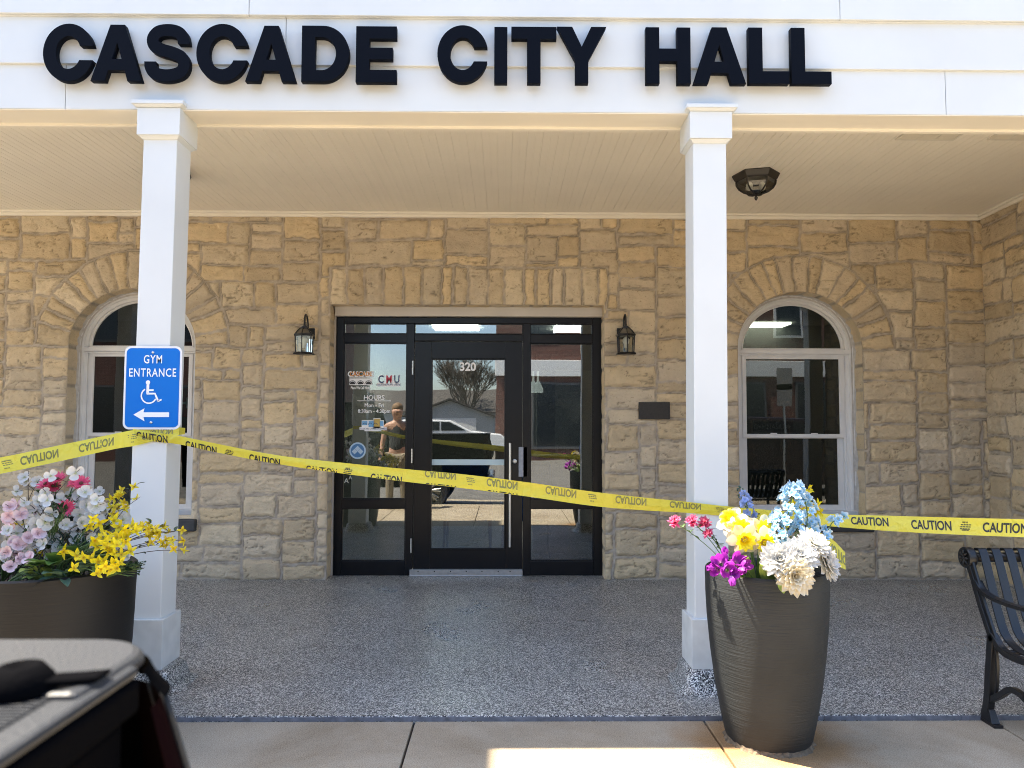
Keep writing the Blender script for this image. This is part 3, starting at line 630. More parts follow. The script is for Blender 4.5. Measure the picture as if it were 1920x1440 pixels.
for px, py, yy in ((855, 613.5, None), (1082, 617, None), (1425, 612, None)):
    p = atz(px, py, 2.70)
    MB().box(p.x-.30, p.y-.30, 2.69, p.x+.30, p.y+.30, 2.718).build('ceiling_panel', pan if px < 1400 else pan_dim, town)
p = at(1078, 800, 2.17); MB().box(p.x-.24, 2.15, .002, p.x+.20, 2.196, 2.05).build('inner_door', mat('inner_door_paint', (.55, .51, .43), .5), town, bevel=.004)
MB().box(p.x+.201, 2.14, .0, p.x+.24, 2.2, 2.1).build('inner_door_frame', black_frame, town)
MB().box(.40, 2.2, .002, .949, 2.27, 2.25).build('room_partition', mat('partition_paint', (.26, .265, .25), .7), town)

# ------------------------------------------------------------------ letters on the fascia
def arc(cx, cz, rx, rz, a0, a1, n=26): return [(cx+rx*math.cos(R(a0+(a1-a0)*i/n)), cz+rz*math.sin(R(a0+(a1-a0)*i/n))) for i in range(n+1)]
def glyph(ch):
    if ch == 'C':
        a0 = math.degrees(math.asin(.125/.52)); b0 = math.degrees(math.asin(.125/.30)); a1 = math.degrees(math.asin(.14/.52)); b1 = math.degrees(math.asin(.14/.30))
        return .94, [arc(.475, .5, .475, .52, a0, 360-a1, 44)+arc(.475, .5, .24, .30, 360-b1, b0, 36)]
    if ch == 'S':
        sp = smooth_path([(.735, .66, 0), (.70, .80, 0), (.60, .885, 0), (.42, .915, 0), (.23, .88, 0), (.135, .76, 0), (.17, .63, 0), (.32, .555, 0), (.52, .50, 0), (.69, .42, 0), (.745, .28, 0), (.67, .145, 0), (.43, .085, 0), (.20, .125, 0), (.11, .235, 0), (.095, .335, 0)], 5)
        L, Q = [], []
        for i, p in enumerate(sp):
            d = (sp[min(i+1, len(sp)-1)]-sp[max(i-1, 0)]).normalized(); nn = Vector((-d.y, d.x, 0)); hw = .108
            L.append((p.x+nn.x*hw, p.y+nn.y*hw)); Q.append((p.x-nn.x*hw, p.y-nn.y*hw))
        L[0] = (L[0][0], .66); Q[0] = (Q[0][0], .66); L[-1] = (L[-1][0], .335); Q[-1] = (Q[-1][0], .335)
        return .86, [L+Q[::-1]]
    if ch == 'D': return .86, [[(0, 0), (.38, 0)]+arc(.38, .5, .48, .5, -90, 90, 30)+[(0, 1)], [(.235, .2), (.235, .8), (.36, .8)]+arc(.36, .5, .265, .3, 90, -90, 24)+[(.36, .2)]]
    if ch == 'A': return .93, [[(0, 0), (.335, 1), (.595, 1), (.93, 0), (.675, 0), (.618, .19), (.312, .19), (.255, 0)], [(.372, .385), (.465, .70), (.558, .385)]]
    if ch == 'E': return .74, [[(0, 0), (0, 1), (.735, 1), (.735, .785), (.238, .785), (.238, .615), (.665, .615), (.665, .41), (.238, .41), (.238, .215), (.74, .215), (.74, 0)]]
    if ch == 'I': return .235, [[(0, 0), (0, 1), (.235, 1), (.235, 0)]]
    if ch == 'T': return .81, [[(0, 1), (.81, 1), (.81, .79), (.522, .79), (.522, 0), (.288, 0), (.288, .79), (0, .79)]]
    if ch == 'Y': return .9, [[(0, 1), (.275, 1), (.452, .64), (.63, 1), (.9, 1), (.568, .40), (.568, 0), (.335, 0), (.335, .40)]]
    if ch == 'H': return .80, [[(0, 0), (0, 1), (.235, 1), (.235, .62), (.565, .62), (.565, 1), (.80, 1), (.80, 0), (.565, 0), (.565, .40), (.235, .40), (.235, 0)]]
    if ch == 'L': return .71, [[(0, 0), (0, 1), (.24, 1), (.24, .215), (.71, .215), (.71, 0)]]
LET = [('C', 79, 176, 46, 152), ('A', 170, 268, 47, 151), ('S', 271, 358, 47, 152), ('C', 367, 465, 46.5, 152.5), ('A', 460, 556, 49, 152), ('D', 565, 655, 49, 152.5), ('E', 667, 744, 50, 153.5),
       ('C', 820, 914, 49, 154), ('I', 927, 951, 51, 155), ('T', 959, 1043, 51, 155), ('Y', 1045, 1136, 51, 155), ('H', 1212, 1294, 52, 156), ('A', 1301, 1397, 52, 156), ('L', 1405, 1478, 52.5, 156), ('L', 1485, 1557, 53, 156.5)]
YL = YF-.018-.052
sign = thing('letter_sign', at(820, 105, YF-.02), 'raised navy black capitals spelling CASCADE CITY HALL across the white fascia', 'sign')
for ch, xa, xb, ya, yb_ in LET:
    wd, lp = glyph(ch); a = at(xa, yb_, YL); b = at(xb, ya, YL); sx = (b.x-a.x)/wd; sz = b.z-a.z
    if ch in 'CS': a.z += sz*.02; sz *= .97
    me = curve_mesh('letter', [[(x*sx, z*sz) for x, z in l] for l in lp], .034, letter_mat, .0012)
    place('letter', me, Matrix.Translation((a.x, YL+.017, a.z)), sign)
    
# ------------------------------------------------------------------ lanterns
def lantern(px, label):
    c = at(px, 628, -.16); t = thing('wall_lantern', (c.x, 0, c.z), label, 'wall lamp', 'lanterns beside the entrance', 0)
    zb, zt = at(px, 665, -.16).z, at(px, 589, -.16).z; H = zt-zb; cx, yc = c.x, -.16
    def hexp(r): return r
    m = MB(); ph = R(30); 
    m.lathe([(0, zb), (.092, zb), (.098, zb+.008), (.088, zb+.018), (.07, zb+.022), (0, zb+.022)], 6, (cx, yc, 0), ph)
    zc = zb+H*.45
    m.lathe([(0, zc+.004), (.088, zc), (.094, zc+.006), (.092, zc+.018), (.080, zc+.024), (0, zc+.022)], 6, (cx, yc, 0), ph)
    m.lathe([(0, zb+H*.645), (.040, zb+H*.64), (.040, zb+H*.665), (.026, zb+H*.675), (.026, zb+H*.70), (.010, zb+H*.72), (.008, zb+H*.78), (0, zb+H*.79)], 12, (cx, yc, 0))
    for j in range(6):
        a = ph+math.pi/3*j; ca, sa = math.cos(a), math.sin(a)
        m.tube([(cx+.075*ca, yc+.075*sa, zb+.02), (cx+.082*ca, yc+.082*sa, zc+.002)], .0055, 6)
        m.tube([(cx+r_*ca, yc+r_*sa, z) for r_, z in ((.083, zc+.02), (.076, zc+H*.075), (.058, zc+H*.14), (.036, zb+H*.645))], .005, 6)
    m.build('lantern_cage', black_metal, t, auto=40)
    g = MB(); g.lathe([(.073, zb+.022), (.080, zc)], 6, (cx, yc, 0), ph); g.build('lantern_glass', lamp_glass, t)
    MB().lathe([(.078, zc+.022), (.071, zc+H*.075), (.054, zc+H*.14), (.034, zb+H*.645)], 6, (cx, yc, 0), ph).build('lantern_roof', mat('roof_glass_bronze', (.12, .105, .08), .3, spec=.6), t)
    MB().lathe([(0, zb+.06), (.016, zb+.062), (.017, zb+.09), (.030, zb+.115), (.030, zb+.14), (.012, zb+.165), (0, zb+.167)], 16, (cx, yc, 0)).build('bulb', frost, t, smooth=True)
    ar = MB(); zl = zb+H*.74
    ar.tube(smooth_path([(cx, yc, zl), (cx, yc+.012, zt-.02), (cx, yc+.05, zt), (cx, yc+.10, zt-.03), (cx, yc+.125, zl-.01), (cx, -.03, zb+H*.60)], 6), .0085, 8)
    ar.tube(smooth_path([(cx, yc+.01, zl+.02), (cx, yc+.03, zl-.015), (cx, yc+.055, zl), (cx, yc+.05, zl+.03)], 5), .005, 6)
    ar.build('arm', black_metal, t, smooth=True)
    bp = MB().box(cx-.06, -.032, zb+H*.42, cx+.06, -.008, zb+H*.70); bp.build('backplate', black_metal, t, bevel=.006)
lantern(570.5, 'black glass lantern on the stone wall left of the entrance')
lantern(1173.5, 'black glass lantern on the stone wall above the dark plaque')
def ceiling_lamp(x, y, label):
    t = thing('ceiling_lamp', (x, y, ZC), label, 'ceiling lamp', 'hexagonal lamps under the porch ceiling', 0)
    ph = R(-14)
    MB().lathe([(0, ZC), (.178, ZC-.0005), (.180, ZC-.008), (.160, ZC-.046), (.148, ZC-.056), (.13, ZC-.052), (0, ZC-.04)], 6, (x, y, 0), ph).build('lamp_base', bronze_metal, t)
    pr = [(.147, -.054), (.143, -.085), (.125, -.115), (.09, -.142), (.045, -.158), (.006, -.164)]
    MB().lathe([(r_, ZC+z) for r_, z in pr], 6, (x, y, 0), ph).build('lamp_glass', lamp_glass, t)
    m = MB()
    for j in range(6):
        a = ph+math.pi/3*j; m.tube([(x+r_*1.02*math.cos(a), y+r_*1.02*math.sin(a), ZC+z) for r_, z in pr], .0062, 6)
    m.lathe([(0, ZC-.155), (.03, ZC-.160), (.014, ZC-.168), (.008, ZC-.176), (.014, ZC-.185), (.011, ZC-.197), (0, ZC-.21)], 12, (x, y, 0))
    m.build('lamp_cage', bronze_metal, t, auto=40)
    for sx in (-.05, .05): MB().sphere((x+sx, y, ZC-.095), .028, 10, sz=1.3).build('bulb', frost, t, smooth=True)
p = atz(1417, 327, ZC); ceiling_lamp(p.x, p.y, 'dark hexagonal glass ceiling lamp to the right of the right column')
ceiling_lamp(-2.605, p.y, 'dark ceiling lamp almost hidden behind the left column')

# ------------------------------------------------------------------ plaque
a, b = at(1198, 786, -.03), at(1256, 754, -.03)
pl = tag(MB().box(a.x, -.034, a.z, b.x, .0, b.z).build('wall_plaque', plaque_mat, None, bevel=.003), 'small dark rectangular plaque set in the stone right of the entrance', 'plaque')

# ------------------------------------------------------------------ decals on the glass
white_vinyl = mat('white_vinyl', (.82, .82, .82), .5)
navy_v = mat('navy_vinyl', (.03, .06, .14), .5); red_v = mat('red_vinyl', (.50, .03, .06), .5); orange_v = mat('orange_vinyl', (.62, .25, .03), .5)
black_v = mat('black_vinyl', (.02, .02, .02), .5); sky_v = mat('pale_blue_vinyl', (.16, .38, .62), .5); blue_v = mat('blue_vinyl', (.05, .17, .36), .5); gold_v = mat('gold_vinyl', (.50, .34, .08), .5); paleblue_v = mat('light_blue_vinyl', (.42, .56, .68), .5)
YG = RV+.0245
def G(px, py, dy=0): return at(px, py, YG-dy)
def rect(mb, a, b, y=None):
    y = YG if y is None else y
    return mb.add([(a[0], y, a[1]), (b[0], y, a[1]), (b[0], y, b[1]), (a[0], y, b[1])], [(0, 1, 2, 3)])
def disc(mb, c, r, y, n=40, a0=0, a1=360, ri=0):
    k = n; vs = []
    for i in range(k+1):
        a = R(a0+(a1-a0)*i/k); vs += [(c[0]+ri*math.cos(a), y, c[1]+ri*math.sin(a)), (c[0]+r*math.cos(a), y, c[1]+r*math.sin(a))]
    return mb.add(vs, [(2*i, 2*i+1, 2*i+3, 2*i+2) for i in range(k)])
M_PX = 1400/7.0                                # pixels per metre on the glass
def txt(mb, s, px, py, hpx, bold=0, xs=1, dy=0, y=None, **k):
    c = at(px, py, YG); return flat_text(mb, s, c, hpx/M_PX, bold, xs, y=(YG-dy) if y is None else y, **k)
m = MB(); c = at(877, 687, yd+.0185); flat_text(m, '320', c, 16/M_PX, .0032, .94, y=yd+.0185)
tag(m.build('number_decal', white_vinyl), 'white house number 320 at the top of the glass door', 'decal')
m = MB(); c0, c1 = at(807.5, 872, yd+.018), at(948, 861.5, yd+.018); rect(m, (c0.x, c0.z), (c1.x, c1.z), yd+.0185)
tag(m.build('glass_stripe', mat('stripe_vinyl', (.50, .62, .64), .5)), 'pale frosted stripe across the middle of the glass door', 'decal')
m = MB(); txt(m, 'HOURS', 701.5, 745, 8.8, .0012, .98); txt(m, 'Mon - Fri', 701.5, 759.5, 7.2, .0007, .98); txt(m, '8:30am - 4:30pm', 701.5, 770.5, 7.0, .0007, .94)
a, b = G(670, 752), G(733, 751.2); rect(m, (a.x, a.z), (b.x, b.z))
tag(m.build('hours_decal', white_vinyl), 'white lettering of opening hours on the left side pane', 'decal')
# bridge logo
t = thing('town_logo_decal', G(676, 714), 'orange CASCADE lettering over a drawing of bridge arches', 'decal', None)
m = MB(); txt(m, 'CASCADE', 676.5, 700.8, 10, .0030, .80, 0); m.build('lettering_border', white_vinyl, t)
m = MB(); txt(m, 'CASCADE', 676.5, 700.8, 8.6, .0010, .80, .0008); m.build('lettering', orange_v, t)
m = MB(); a, b = G(655, 722), G(698, 709.5); rect(m, (a.x, a.z), (b.x, b.z)); a, b = G(655, 707.8), G(697, 706.2); rect(m, (a.x, a.z), (b.x, b.z)); m.build('bridge_deck', white_vinyl, t)
m = MB()
for px in (661, 676, 691):
    c = G(px, 720.5); disc(m, (c.x, c.z), 5.2/M_PX, YG-.0008, 20, 0, 180); disc(m, (c.x, c.z), 7.2/M_PX, YG-.0008, 20, 0, 180, 6.2/M_PX)
m.build('arches', black_v, t)
m = MB(); txt(m, 'Place We Call Home', 676.5, 727, 5.2, .0011, .62); m.build('motto', white_vinyl, t)
# utilities logo
t = thing('utilities_logo_decal', G(728, 711), 'red and blue CM&U utilities logo with white edge', 'decal')
m = MB(); 
for s, px, sz in (('C', 714.5, 15.5), ('M', 729.5, 15.5), ('U', 744, 15.5)): txt(m, s, px, 710.5, sz, .0045, .80)
a, b = G(706.5, 724.5), G(750.5, 718); rect(m, (a.x, a.z), (b.x, b.z)); m.build('logo_border', white_vinyl, t)
m = MB(); txt(m, 'C', 714.5, 710.5, 14.2, .0022, .80, .0008); txt(m, 'U', 744, 710.5, 14.2, .0022, .80, .0008); m.build('blue_letter', navy_v, t)
m = MB(); txt(m, 'M', 729.5, 710.5, 14.2, .0022, .78, .0008); m.build('red_letter', red_v, t)
m = MB(); txt(m, '&', 736.5, 714.5, 7, .0016, .9, .0014); m.build('ampersand', white_vinyl, t)
m = MB(); txt(m, 'CASCADE MUNICIPAL UTILITIES', 728.5, 721.2, 3.3, .0003, .72, .0008); m.build('caption', navy_v, t)
# chamber logo
t = thing('chamber_logo_decal', G(699, 796), 'white edged sticker with blue bridge panels and a gold square', 'decal')
m = MB()
for a_, b_ in (((678, 801), (720, 788)), ((700, 803), (713.5, 784)), ((674, 806), (725.5, 801)), ((683.5, 808.5), (715, 806))): a, b = G(*a_), G(*b_); rect(m, (a.x, a.z), (b.x, b.z))
m.build('sticker_ground', white_vinyl, t)
m = MB()
for a_, b_ in (((679, 797), (689, 789.5)), ((711.5, 798.5), (719, 789.5))): a, b = G(*a_), G(*b_); rect(m, (a.x, a.z), (b.x, b.z), YG-.0008)
a, b = G(691, 800.5), G(700.5, 789.5); rect(m, (a.x, a.z), (b.x, b.z), YG-.0008); m.build('blue_panel', sky_v, t)
m = MB(); a, b = G(701.5, 800), G(712.5, 785); rect(m, (a.x, a.z), (b.x, b.z), YG-.0012); m.build('gold_panel', gold_v, t)
m = MB()
for px in (684, 694, 704): c = G(px, 797); disc(m, (c.x, c.z), 4.2/M_PX, YG-.0016, 16, 10, 170, 3.3/M_PX)
txt(m, 'CASCADE AREA CHAMBER OF COMMERCE', 699.5, 803.8, 2.9, .0003, .70, .0008); m.build('caption', navy_v, t)
# round sticker
c = G(670.5, 845); t = thing('round_decal', c, 'round blue sticker with three pale diamonds', 'decal')
m = MB(); disc(m, (c.x, c.z), 15.5/M_PX, YG); m.build('sticker_ground', paleblue_v, t)
m = MB(); disc(m, (c.x, c.z), 12.6/M_PX, YG-.0008); m.build('blue_disc', blue_v, t)
m = MB(); s_ = 5.2/M_PX
for dx, dz in ((0, 3.9), (-5.6, -1.6), (5.6, -1.6)):
    x0, z0 = c.x+dx/M_PX, c.z+dz/M_PX; vs = [(x0+s_*1.02*a, YG-.0016, z0+s_*1.02*b) for a, b in ((0, 1), (1, 0), (0, -1), (-1, 0))]; m.add(vs, [(0, 1, 2, 3)])
m.build('diamond', paleblue_v, t)
m = MB(); txt(m, 'A', 649.5, 901, 9, .0012, 1); txt(m, 'A', 657, 895, 7, .001, .9)
tag(m.build('letter_decal', mat('cream_vinyl', (.5, .49, .42), .5)), 'two cream letters A low on the left side pane', 'decal')

# ------------------------------------------------------------------ gym sign
YS = YF-.006
c = at(286.5, 727, YS); t = thing('gym_sign', (c.x, YS, c.z), 'blue GYM ENTRANCE sign with wheelchair symbol and arrow on the left column', 'sign')
hw, hh = .1535, .2235
def rrect(cx, cz, hw, hh, r, n=8):
    o = []
    for sx, sz, a in ((1, 1, 0), (-1, 1, 90), (-1, -1, 180), (1, -1, 270)): o += [(cx+sx*(hw-r)+r*math.cos(R(a+90*i/n)), cz+sz*(hh-r)+r*math.sin(R(a+90*i/n))) for i in range(n+1)]
    return o
MB().prism(rrect(c.x, c.z, hw, hh, .034), YS-.003, YS).build('sign_plate', mat('sign_white', (.74, .75, .78), .35), t)
m = MB(); q = rrect(c.x, c.z, hw-.011, hh-.011, .026); m.add([(x, YS-.0042, z) for x, z in q], [tuple(range(len(q)))]); m.build('blue_field', mat('sign_blue', (.0, .145, .56), .32), t)
sw = mat('sign_symbol', (.78, .80, .84), .4); Y1 = YS-.0054; K = 1400/4.03
def sp(px, py): q = at(px, py, Y1); return q
m = MB(); flat_text(m, 'GYM', sp(287, 673), 16/K, .0007, .72, y=Y1, space=1.12); m.build('sign_lettering', sw, t); m = MB(); flat_text(m, 'ENTRANCE', sp(286, 698), 16/K, .0007, .72, y=Y1, space=1.13); m.build('sign_lettering', sw, t)
m = MB(); ar = [(250, 777.5), (271, 765.5), (269, 773), (317, 773), (317, 782), (269, 782), (271, 790)]; m.add([sp(*p_) for p_ in ar], [(0, 1, 2, 3, 4, 5, 6)]); m.build('arrow', sw, t)
m = MB(); hd = sp(277.5, 717); disc(m, (hd.x, hd.z), 4.0/K, Y1)
def strip(pts, wpx):
    P = [sp(*p_) for p_ in pts]; hw_ = wpx/K/2; vs = []
    for i, p_ in enumerate(P):
        d = (P[min(i+1, len(P)-1)]-P[max(i-1, 0)]); d.y = 0; d.normalize(); nn = Vector((-d.z, 0, d.x)); vs += [p_+nn*hw_, p_-nn*hw_]
    m.add(vs, [(2*i, 2*i+1, 2*i+3, 2*i+2) for i in range(len(P)-1)])
strip([(277.5, 719), (276.8, 738)], 5); strip([(275, 731.5), (288, 731.5)], 3.2); strip([(275, 738), (290.5, 738), (296.5, 752)], 3.6); strip([(295.5, 752.6), (303, 749)], 3)
strip([(279+14*math.cos(R(a)), 742+14*math.sin(R(a))) for a in range(-120, -345, -9)], 2.6); m.build('wheelchair_symbol', sw, t)
for py in (661, 792):
    q = at(287.5 if py < 700 else 284, py, YS); mm = MB(); mm.lathe([(0, .006), (.005, .005), (.0075, 0)], 12).xf(Matrix.Translation((q.x, YS-.0045, q.z)) @ Matrix.Rotation(R(90), 4, 'X')); mm.build('bolt', steel, t, smooth=True)

# ------------------------------------------------------------------ caution tape
tape_m = bpy.data.materials.new('caution_tape_film'); tape_m.use_nodes = True; tt = NT(tape_m); tb = tape_m.node_tree.nodes['Principled BSDF']
tb.inputs['Base Color'].default_value = (.78, .68, .07, 1); tb.inputs['Roughness'].default_value = .32
tz_ = tt.n('TexCoord'); tn = tt.n('TexNoise', i_Scale=16.0, i_Detail=3.0, i_Distortion=1.0); tt.l(tz_.outputs['Object'], tn.inputs['Vector']); tp_ = tt.n('Bump', i_Strength=.9, i_Distance=.02); tt.l(tn.outputs['Fac'], tp_.inputs['Height']); tt.l(tp_.outputs[0], tb.inputs['Normal'])
tr = tt.n('BsdfTranslucent'); tr.inputs[0].default_value = (.86, .78, .11, 1); mx = tt.n('MixShader'); mx.inputs[0].default_value = .35
tt.l(tb.outputs[0], mx.inputs[1]); tt.l(tr.outputs[0], mx.inputs[2]); tt.l(mx.outputs[0], tape_m.node_tree.nodes['Material Output'].inputs[0])
ink = mat('tape_ink', (.015, .015, .012), .5); ink_through = mat('tape_ink_seen_through', (.19, .19, .06), .5)
tape = thing('caution_tape', at(640, 877, -2.83), 'yellow CAUTION tape strung across the porch from column to column', 'barrier tape')
class Strip:
    """A strip of tape: stations of (px, py top, py bottom, Y top, Y bottom), curved and slightly wavy."""
    def __init__(s, st, sd=0, wave=.004):
        tops = smooth_path([at(x, a, ya) for x, a, b, ya, yb in st], 10); bots = smooth_path([at(x, b, yb) for x, a, b, ya, yb in st], 10)
        s.T, s.B = tops, bots; s.u = [0]
        for i in range(1, len(tops)): s.u.append(s.u[-1]+((tops[i]+bots[i]-tops[i-1]-bots[i-1])/2).length)
        s.sd = sd; s.wave = wave
    def pt(s, u, v, off=0):                   # v: 0 bottom .. 1 top
        u = min(max(u, 0), s.u[-1]); i = 0
        lo, hi = 0, len(s.u)-2
        while lo < hi:
            md = (lo+hi)//2
            if s.u[md+1] < u: lo = md+1
            else: hi = md
        i = lo; f = (u-s.u[i])/max(1e-6, s.u[i+1]-s.u[i]); t_ = s.T[i].lerp(s.T[i+1], f); b_ = s.B[i].lerp(s.B[i+1], f)
        p = b_.lerp(t_, v); p.y += s.wave*math.sin(v*3.0+u*2.1+s.sd)+.5*s.wave*math.sin(u*7+v*5+s.sd)-off; return p
    def mesh(s, v0=0, v1=1, off=0):
        m = MB(); n = max(8, int(s.u[-1]/.03)); k = 6; vs = [s.pt(s.u[-1]*i/n, v0+(v1-v0)*j/k, off) for i in range(n+1) for j in range(k+1)]
        return m.add(vs, [(i*(k+1)+j, (i+1)*(k+1)+j, (i+1)*(k+1)+j+1, i*(k+1)+j+1) for i in range(n) for j in range(k)])
    def text(s, m, txt_, u, cap, vc=.5, flip=False, vmin=0, vmax=1, xs=.68, off=.0022, W=.076, bold=.0016):
        vs, fs = text_geo(txt_, cap, bold, xs); bm = bmesh.new(); bv = [bm.verts.new((x, y-cap/2, 0)) for x, y in vs]
        for f in fs:
            try: bm.faces.new([bv[i] for i in f])
            except ValueError: pass
        lo, hi = (vmin-vc)*W, (vmax-vc)*W
        if flip: lo, hi = -hi, -lo
        for z, n_ in ((lo, -1), (hi, 1)):
            bmesh.ops.bisect_plane(bm, geom=bm.verts[:]+bm.edges[:]+bm.faces[:], plane_co=(0, z, 0), plane_no=(0, n_, 0), clear_outer=True)
        bm.verts.index_update(); sg = -1 if flip else 1
        m.add([s.pt(u+v.co.x, vc+sg*v.co.y/W, off) for v in bm.verts], [tuple(v.index for v in f.verts) for f in bm.faces]); bm.free()
    def at_px(s, px):
        best = 0
        for i in range(len(s.u)):
            r = (s.T[i]+s.B[i])/2-CAM; q = CX+F*r.dot(_r0)/r.dot(_f)
            if q < px: best = s.u[i]
        return best
def maker(s, m, u, vc=.5, flip=False, vmin=0, vmax=1, W=.076):
    for k in range(3):
        for j in range(4):
            v0 = vc+(-.18+.12*k)*(-1 if flip else 1)*.076/W; v1 = v0+.055*.076/W
            if v0 < vmin or v1 > vmax or v0 > vmax or v1 < vmin: continue
            x0 = u-.022+j*.011+k*.003; m.add([s.pt(x0, v0, .0022), s.pt(x0+.009, v0, .0022), s.pt(x0+.009, v1, .0022), s.pt(x0, v1, .0022)], [(0, 1, 2, 3)])
    s.text(m, 'MADE IN USA', u, .005, vc+(.22 if flip else -.22), flip, vmin, vmax, bold=.0004, W=W)
    s.text(m, 'HIGH VIS', u, .006, vc-(.24 if flip else -.24), flip, vmin, vmax, bold=.0004, W=W)
YT = YF-.006
WORDS = []
def word(m_): WORDS.append((MB(), m_)); return WORDS[-1][0]
A = Strip([(-330, 914, 947, -3.75, -3.76), (-160, 885, 917, -3.5, -3.51), (0, 858, 888.5, -3.27, -3.28), (120, 833, 863, -3.07, -3.08), (215, 813, 842, -2.90, -2.90), (252, 806, 836, -2.815, -2.815), (300, 799, 824, YT, YT), (336, 797, 816, YT-.001, YT-.001)], 1)
A.mesh().build('tape_strip', tape_m, tape, smooth=True)
mi = MB()
for px in (-250, -110, 87, 191, 300): A.text(word(ink_through), 'CAUTION', A.at_px(px), .040, .5, True, 0, 1)
for px in (-15+37, 250): maker(A, word(ink_through), A.at_px(px), .5, True)
Bs = Strip([(250, 804, 823, YT-.004, YT-.004), (300, 812, 829, YT-.005, YT-.005), (340, 818, 834, YT-.004, YT-.004), (410, 832.5, 849, -2.80, -2.80), (520, 853.5, 870, -2.79, -2.79), (640, 867.5, 887, -2.79, -2.79), (760, 879.5, 902.5, -2.79, -2.79), (870, 889.5, 915, -2.79, -2.79), (990, 904.5, 930.5, -2.79, -2.79), (1110, 921.5, 948, -2.79, -2.79), (1200, 932, 956, -2.79, -2.79), (1285, 940.5, 961, YT-.004, YT-.004), (1370, 950, 967, YT-.004, YT-.004), (1392, 951, 969, YT-.004, YT-.004)], 2)
Bs.mesh().build('tape_strip', tape_m, tape, smooth=True)
mf = MB(); n_ = 60; u1 = Bs.at_px(560)         # the doubled fold along the tape's lower edge
vs = [Bs.pt(u1+(Bs.u[-1]-u1)*i/n_, v, .0018) for i in range(n_+1) for v in (-.02, .17+.05*math.sin(i*.3), .30+.06*math.sin(i*.3))]
mf.add(vs, [(i*3+j, i*3+3+j, i*3+4+j, i*3+1+j) for i in range(n_) for j in range(2)]); mf.build('tape_fold', tape_m, tape, smooth=True)
for px in (290,): Bs.text(word(ink), 'CAUTION', Bs.at_px(px), .040, .42, False, .0, .85, W=.050)
for px in (381, 500): Bs.text(word(ink), 'CAUTION', Bs.at_px(px), .040, .20, False, .0, 1, W=.048)
for px in (604, 726): Bs.text(word(ink), 'CAUTION', Bs.at_px(px), .040, .02, False, -.01, 1, W=.060)
for px in (828, 953): Bs.text(word(ink), 'CAUTION', Bs.at_px(px), .040, -.18, False, .01, 1, W=.072, off=.0035)
for px in (828, 953, 1058, 1184, 1290): Bs.text(word(ink_through), 'CAUTION', Bs.at_px(px), .040, .62 if px > 900 else .78, True, .16, .98, W=.072)
for px in (438, 664): maker(Bs, word(ink), Bs.at_px(px), .30, False, 0, 1, .055)
for px in (890, 1120, 1352): maker(Bs, word(ink_through), Bs.at_px(px), .55, True, 0, 1, .072)
Cs = Strip([(1330, 946, 965, YT-.002, YT-.002), (1372, 950, 969, YT-.002, YT-.002), (1440, 956, 976, -2.83, -2.83), (1560, 964, 987, -2.92, -2.93), (1660, 967, 995, -3.05, -3.06), (1770, 970, 1001, -3.22, -3.23), (1920, 973.5, 1007.5, -3.42, -3.43), (2150, 978, 1018, -3.75, -3.76)], 3)
Cs.mesh().build('tape_strip', tape_m, tape, smooth=True)
mi = MB()
for px, vc in ((1634, .60), (1749, .52), (1886, .50), (2030, .5)): Cs.text(word(ink), 'CAUTION', Cs.at_px(px), .042, vc, False, 0, 1)
for px in (1815, 1420): maker(Cs, word(ink), Cs.at_px(px), .5)
mb = MB(); hw = .0915; ring = [(CLX+hw+.004, YF-.005), (CLX+hw+.005, YF+2*hw+.005), (CLX-hw-.005, YF+2*hw+.005), (CLX-hw-.005, YF-.005)]
zr = [(1.335, 1.385), (1.34, 1.375), (1.33, 1.37), (1.325, 1.375)]
mb.add([(x, y, z) for (x, y), zz_ in zip(ring, zr) for z in zz_], [(0, 1, 3, 2), (2, 3, 5, 4), (4, 5, 7, 6)]); mb.build('tape_wrap', tape_m, tape)
Dt = Strip([(1512, 985, 1012, -2.95, -2.95), (1540, 1000, 1034, -2.96, -2.99), (1562, 1012, 1056, -2.96, -3.0), (1585, 1036, 1068, -2.97, -3.0)], 4, .003)
for w_, m_ in WORDS:
    if w_.v: w_.build('tape_lettering', m_, tape)
Dt.mesh().build('tape_tail', tape_m, tape, smooth=True)
mi = MB(); Dt.text(mi, 'CAUTION', Dt.u[-1]-.045, .042, .5, True, 0, 1); mi.build('tape_lettering', ink_through, tape)

# ------------------------------------------------------------------ planters
pot_m = bpy.data.materials.new('ribbed_planter'); pot_m.use_nodes = True; t_ = NT(pot_m); b_ = pot_m.node_tree.nodes['Principled BSDF']
tc = t_.n('TexCoord'); mp = t_.n('Mapping'); mp.inputs['Scale'].default_value = (3.5, 3.5, 85); t_.l(tc.outputs['Object'], mp.inputs[0])
nz = t_.n('TexNoise', i_Scale=1.6, i_Detail=4.0, i_Roughness=.6); t_.l(mp.outputs[0], nz.inputs['Vector'])
bp = t_.n('Bump', i_Strength=.5, i_Distance=.008); t_.l(nz.outputs['Fac'], bp.inputs['Height']); t_.l(bp.outputs[0], b_.inputs['Normal'])
n2 = t_.n('TexNoise', i_Scale=4.0, i_Detail=7.0); t_.l(tc.outputs['Object'], n2.inputs['Vector']); rp = t_.n('ValToRGB'); rp.color_ramp.elements[0].position = .3; rp.color_ramp.elements[0].color = (.0120, .0136, .0145, 1); rp.color_ramp.elements[1].position = .75; rp.color_ramp.elements[1].color = (.0230, .0254, .0266, 1)
t_.l(n2.outputs['Fac'], rp.inputs[0]); t_.l(rp.outputs[0], b_.inputs['Base Color']); b_.inputs['Roughness'].default_value = .62; b_.inputs['Specular IOR Level'].default_value = .35
pot_dark = mat('smooth_dark_planter', (.0098, .0096, .0094), .55, var=.15, vscale=5, bump=.35, bscale=1.5, stretch=(2, 2, 70), spec=.3)
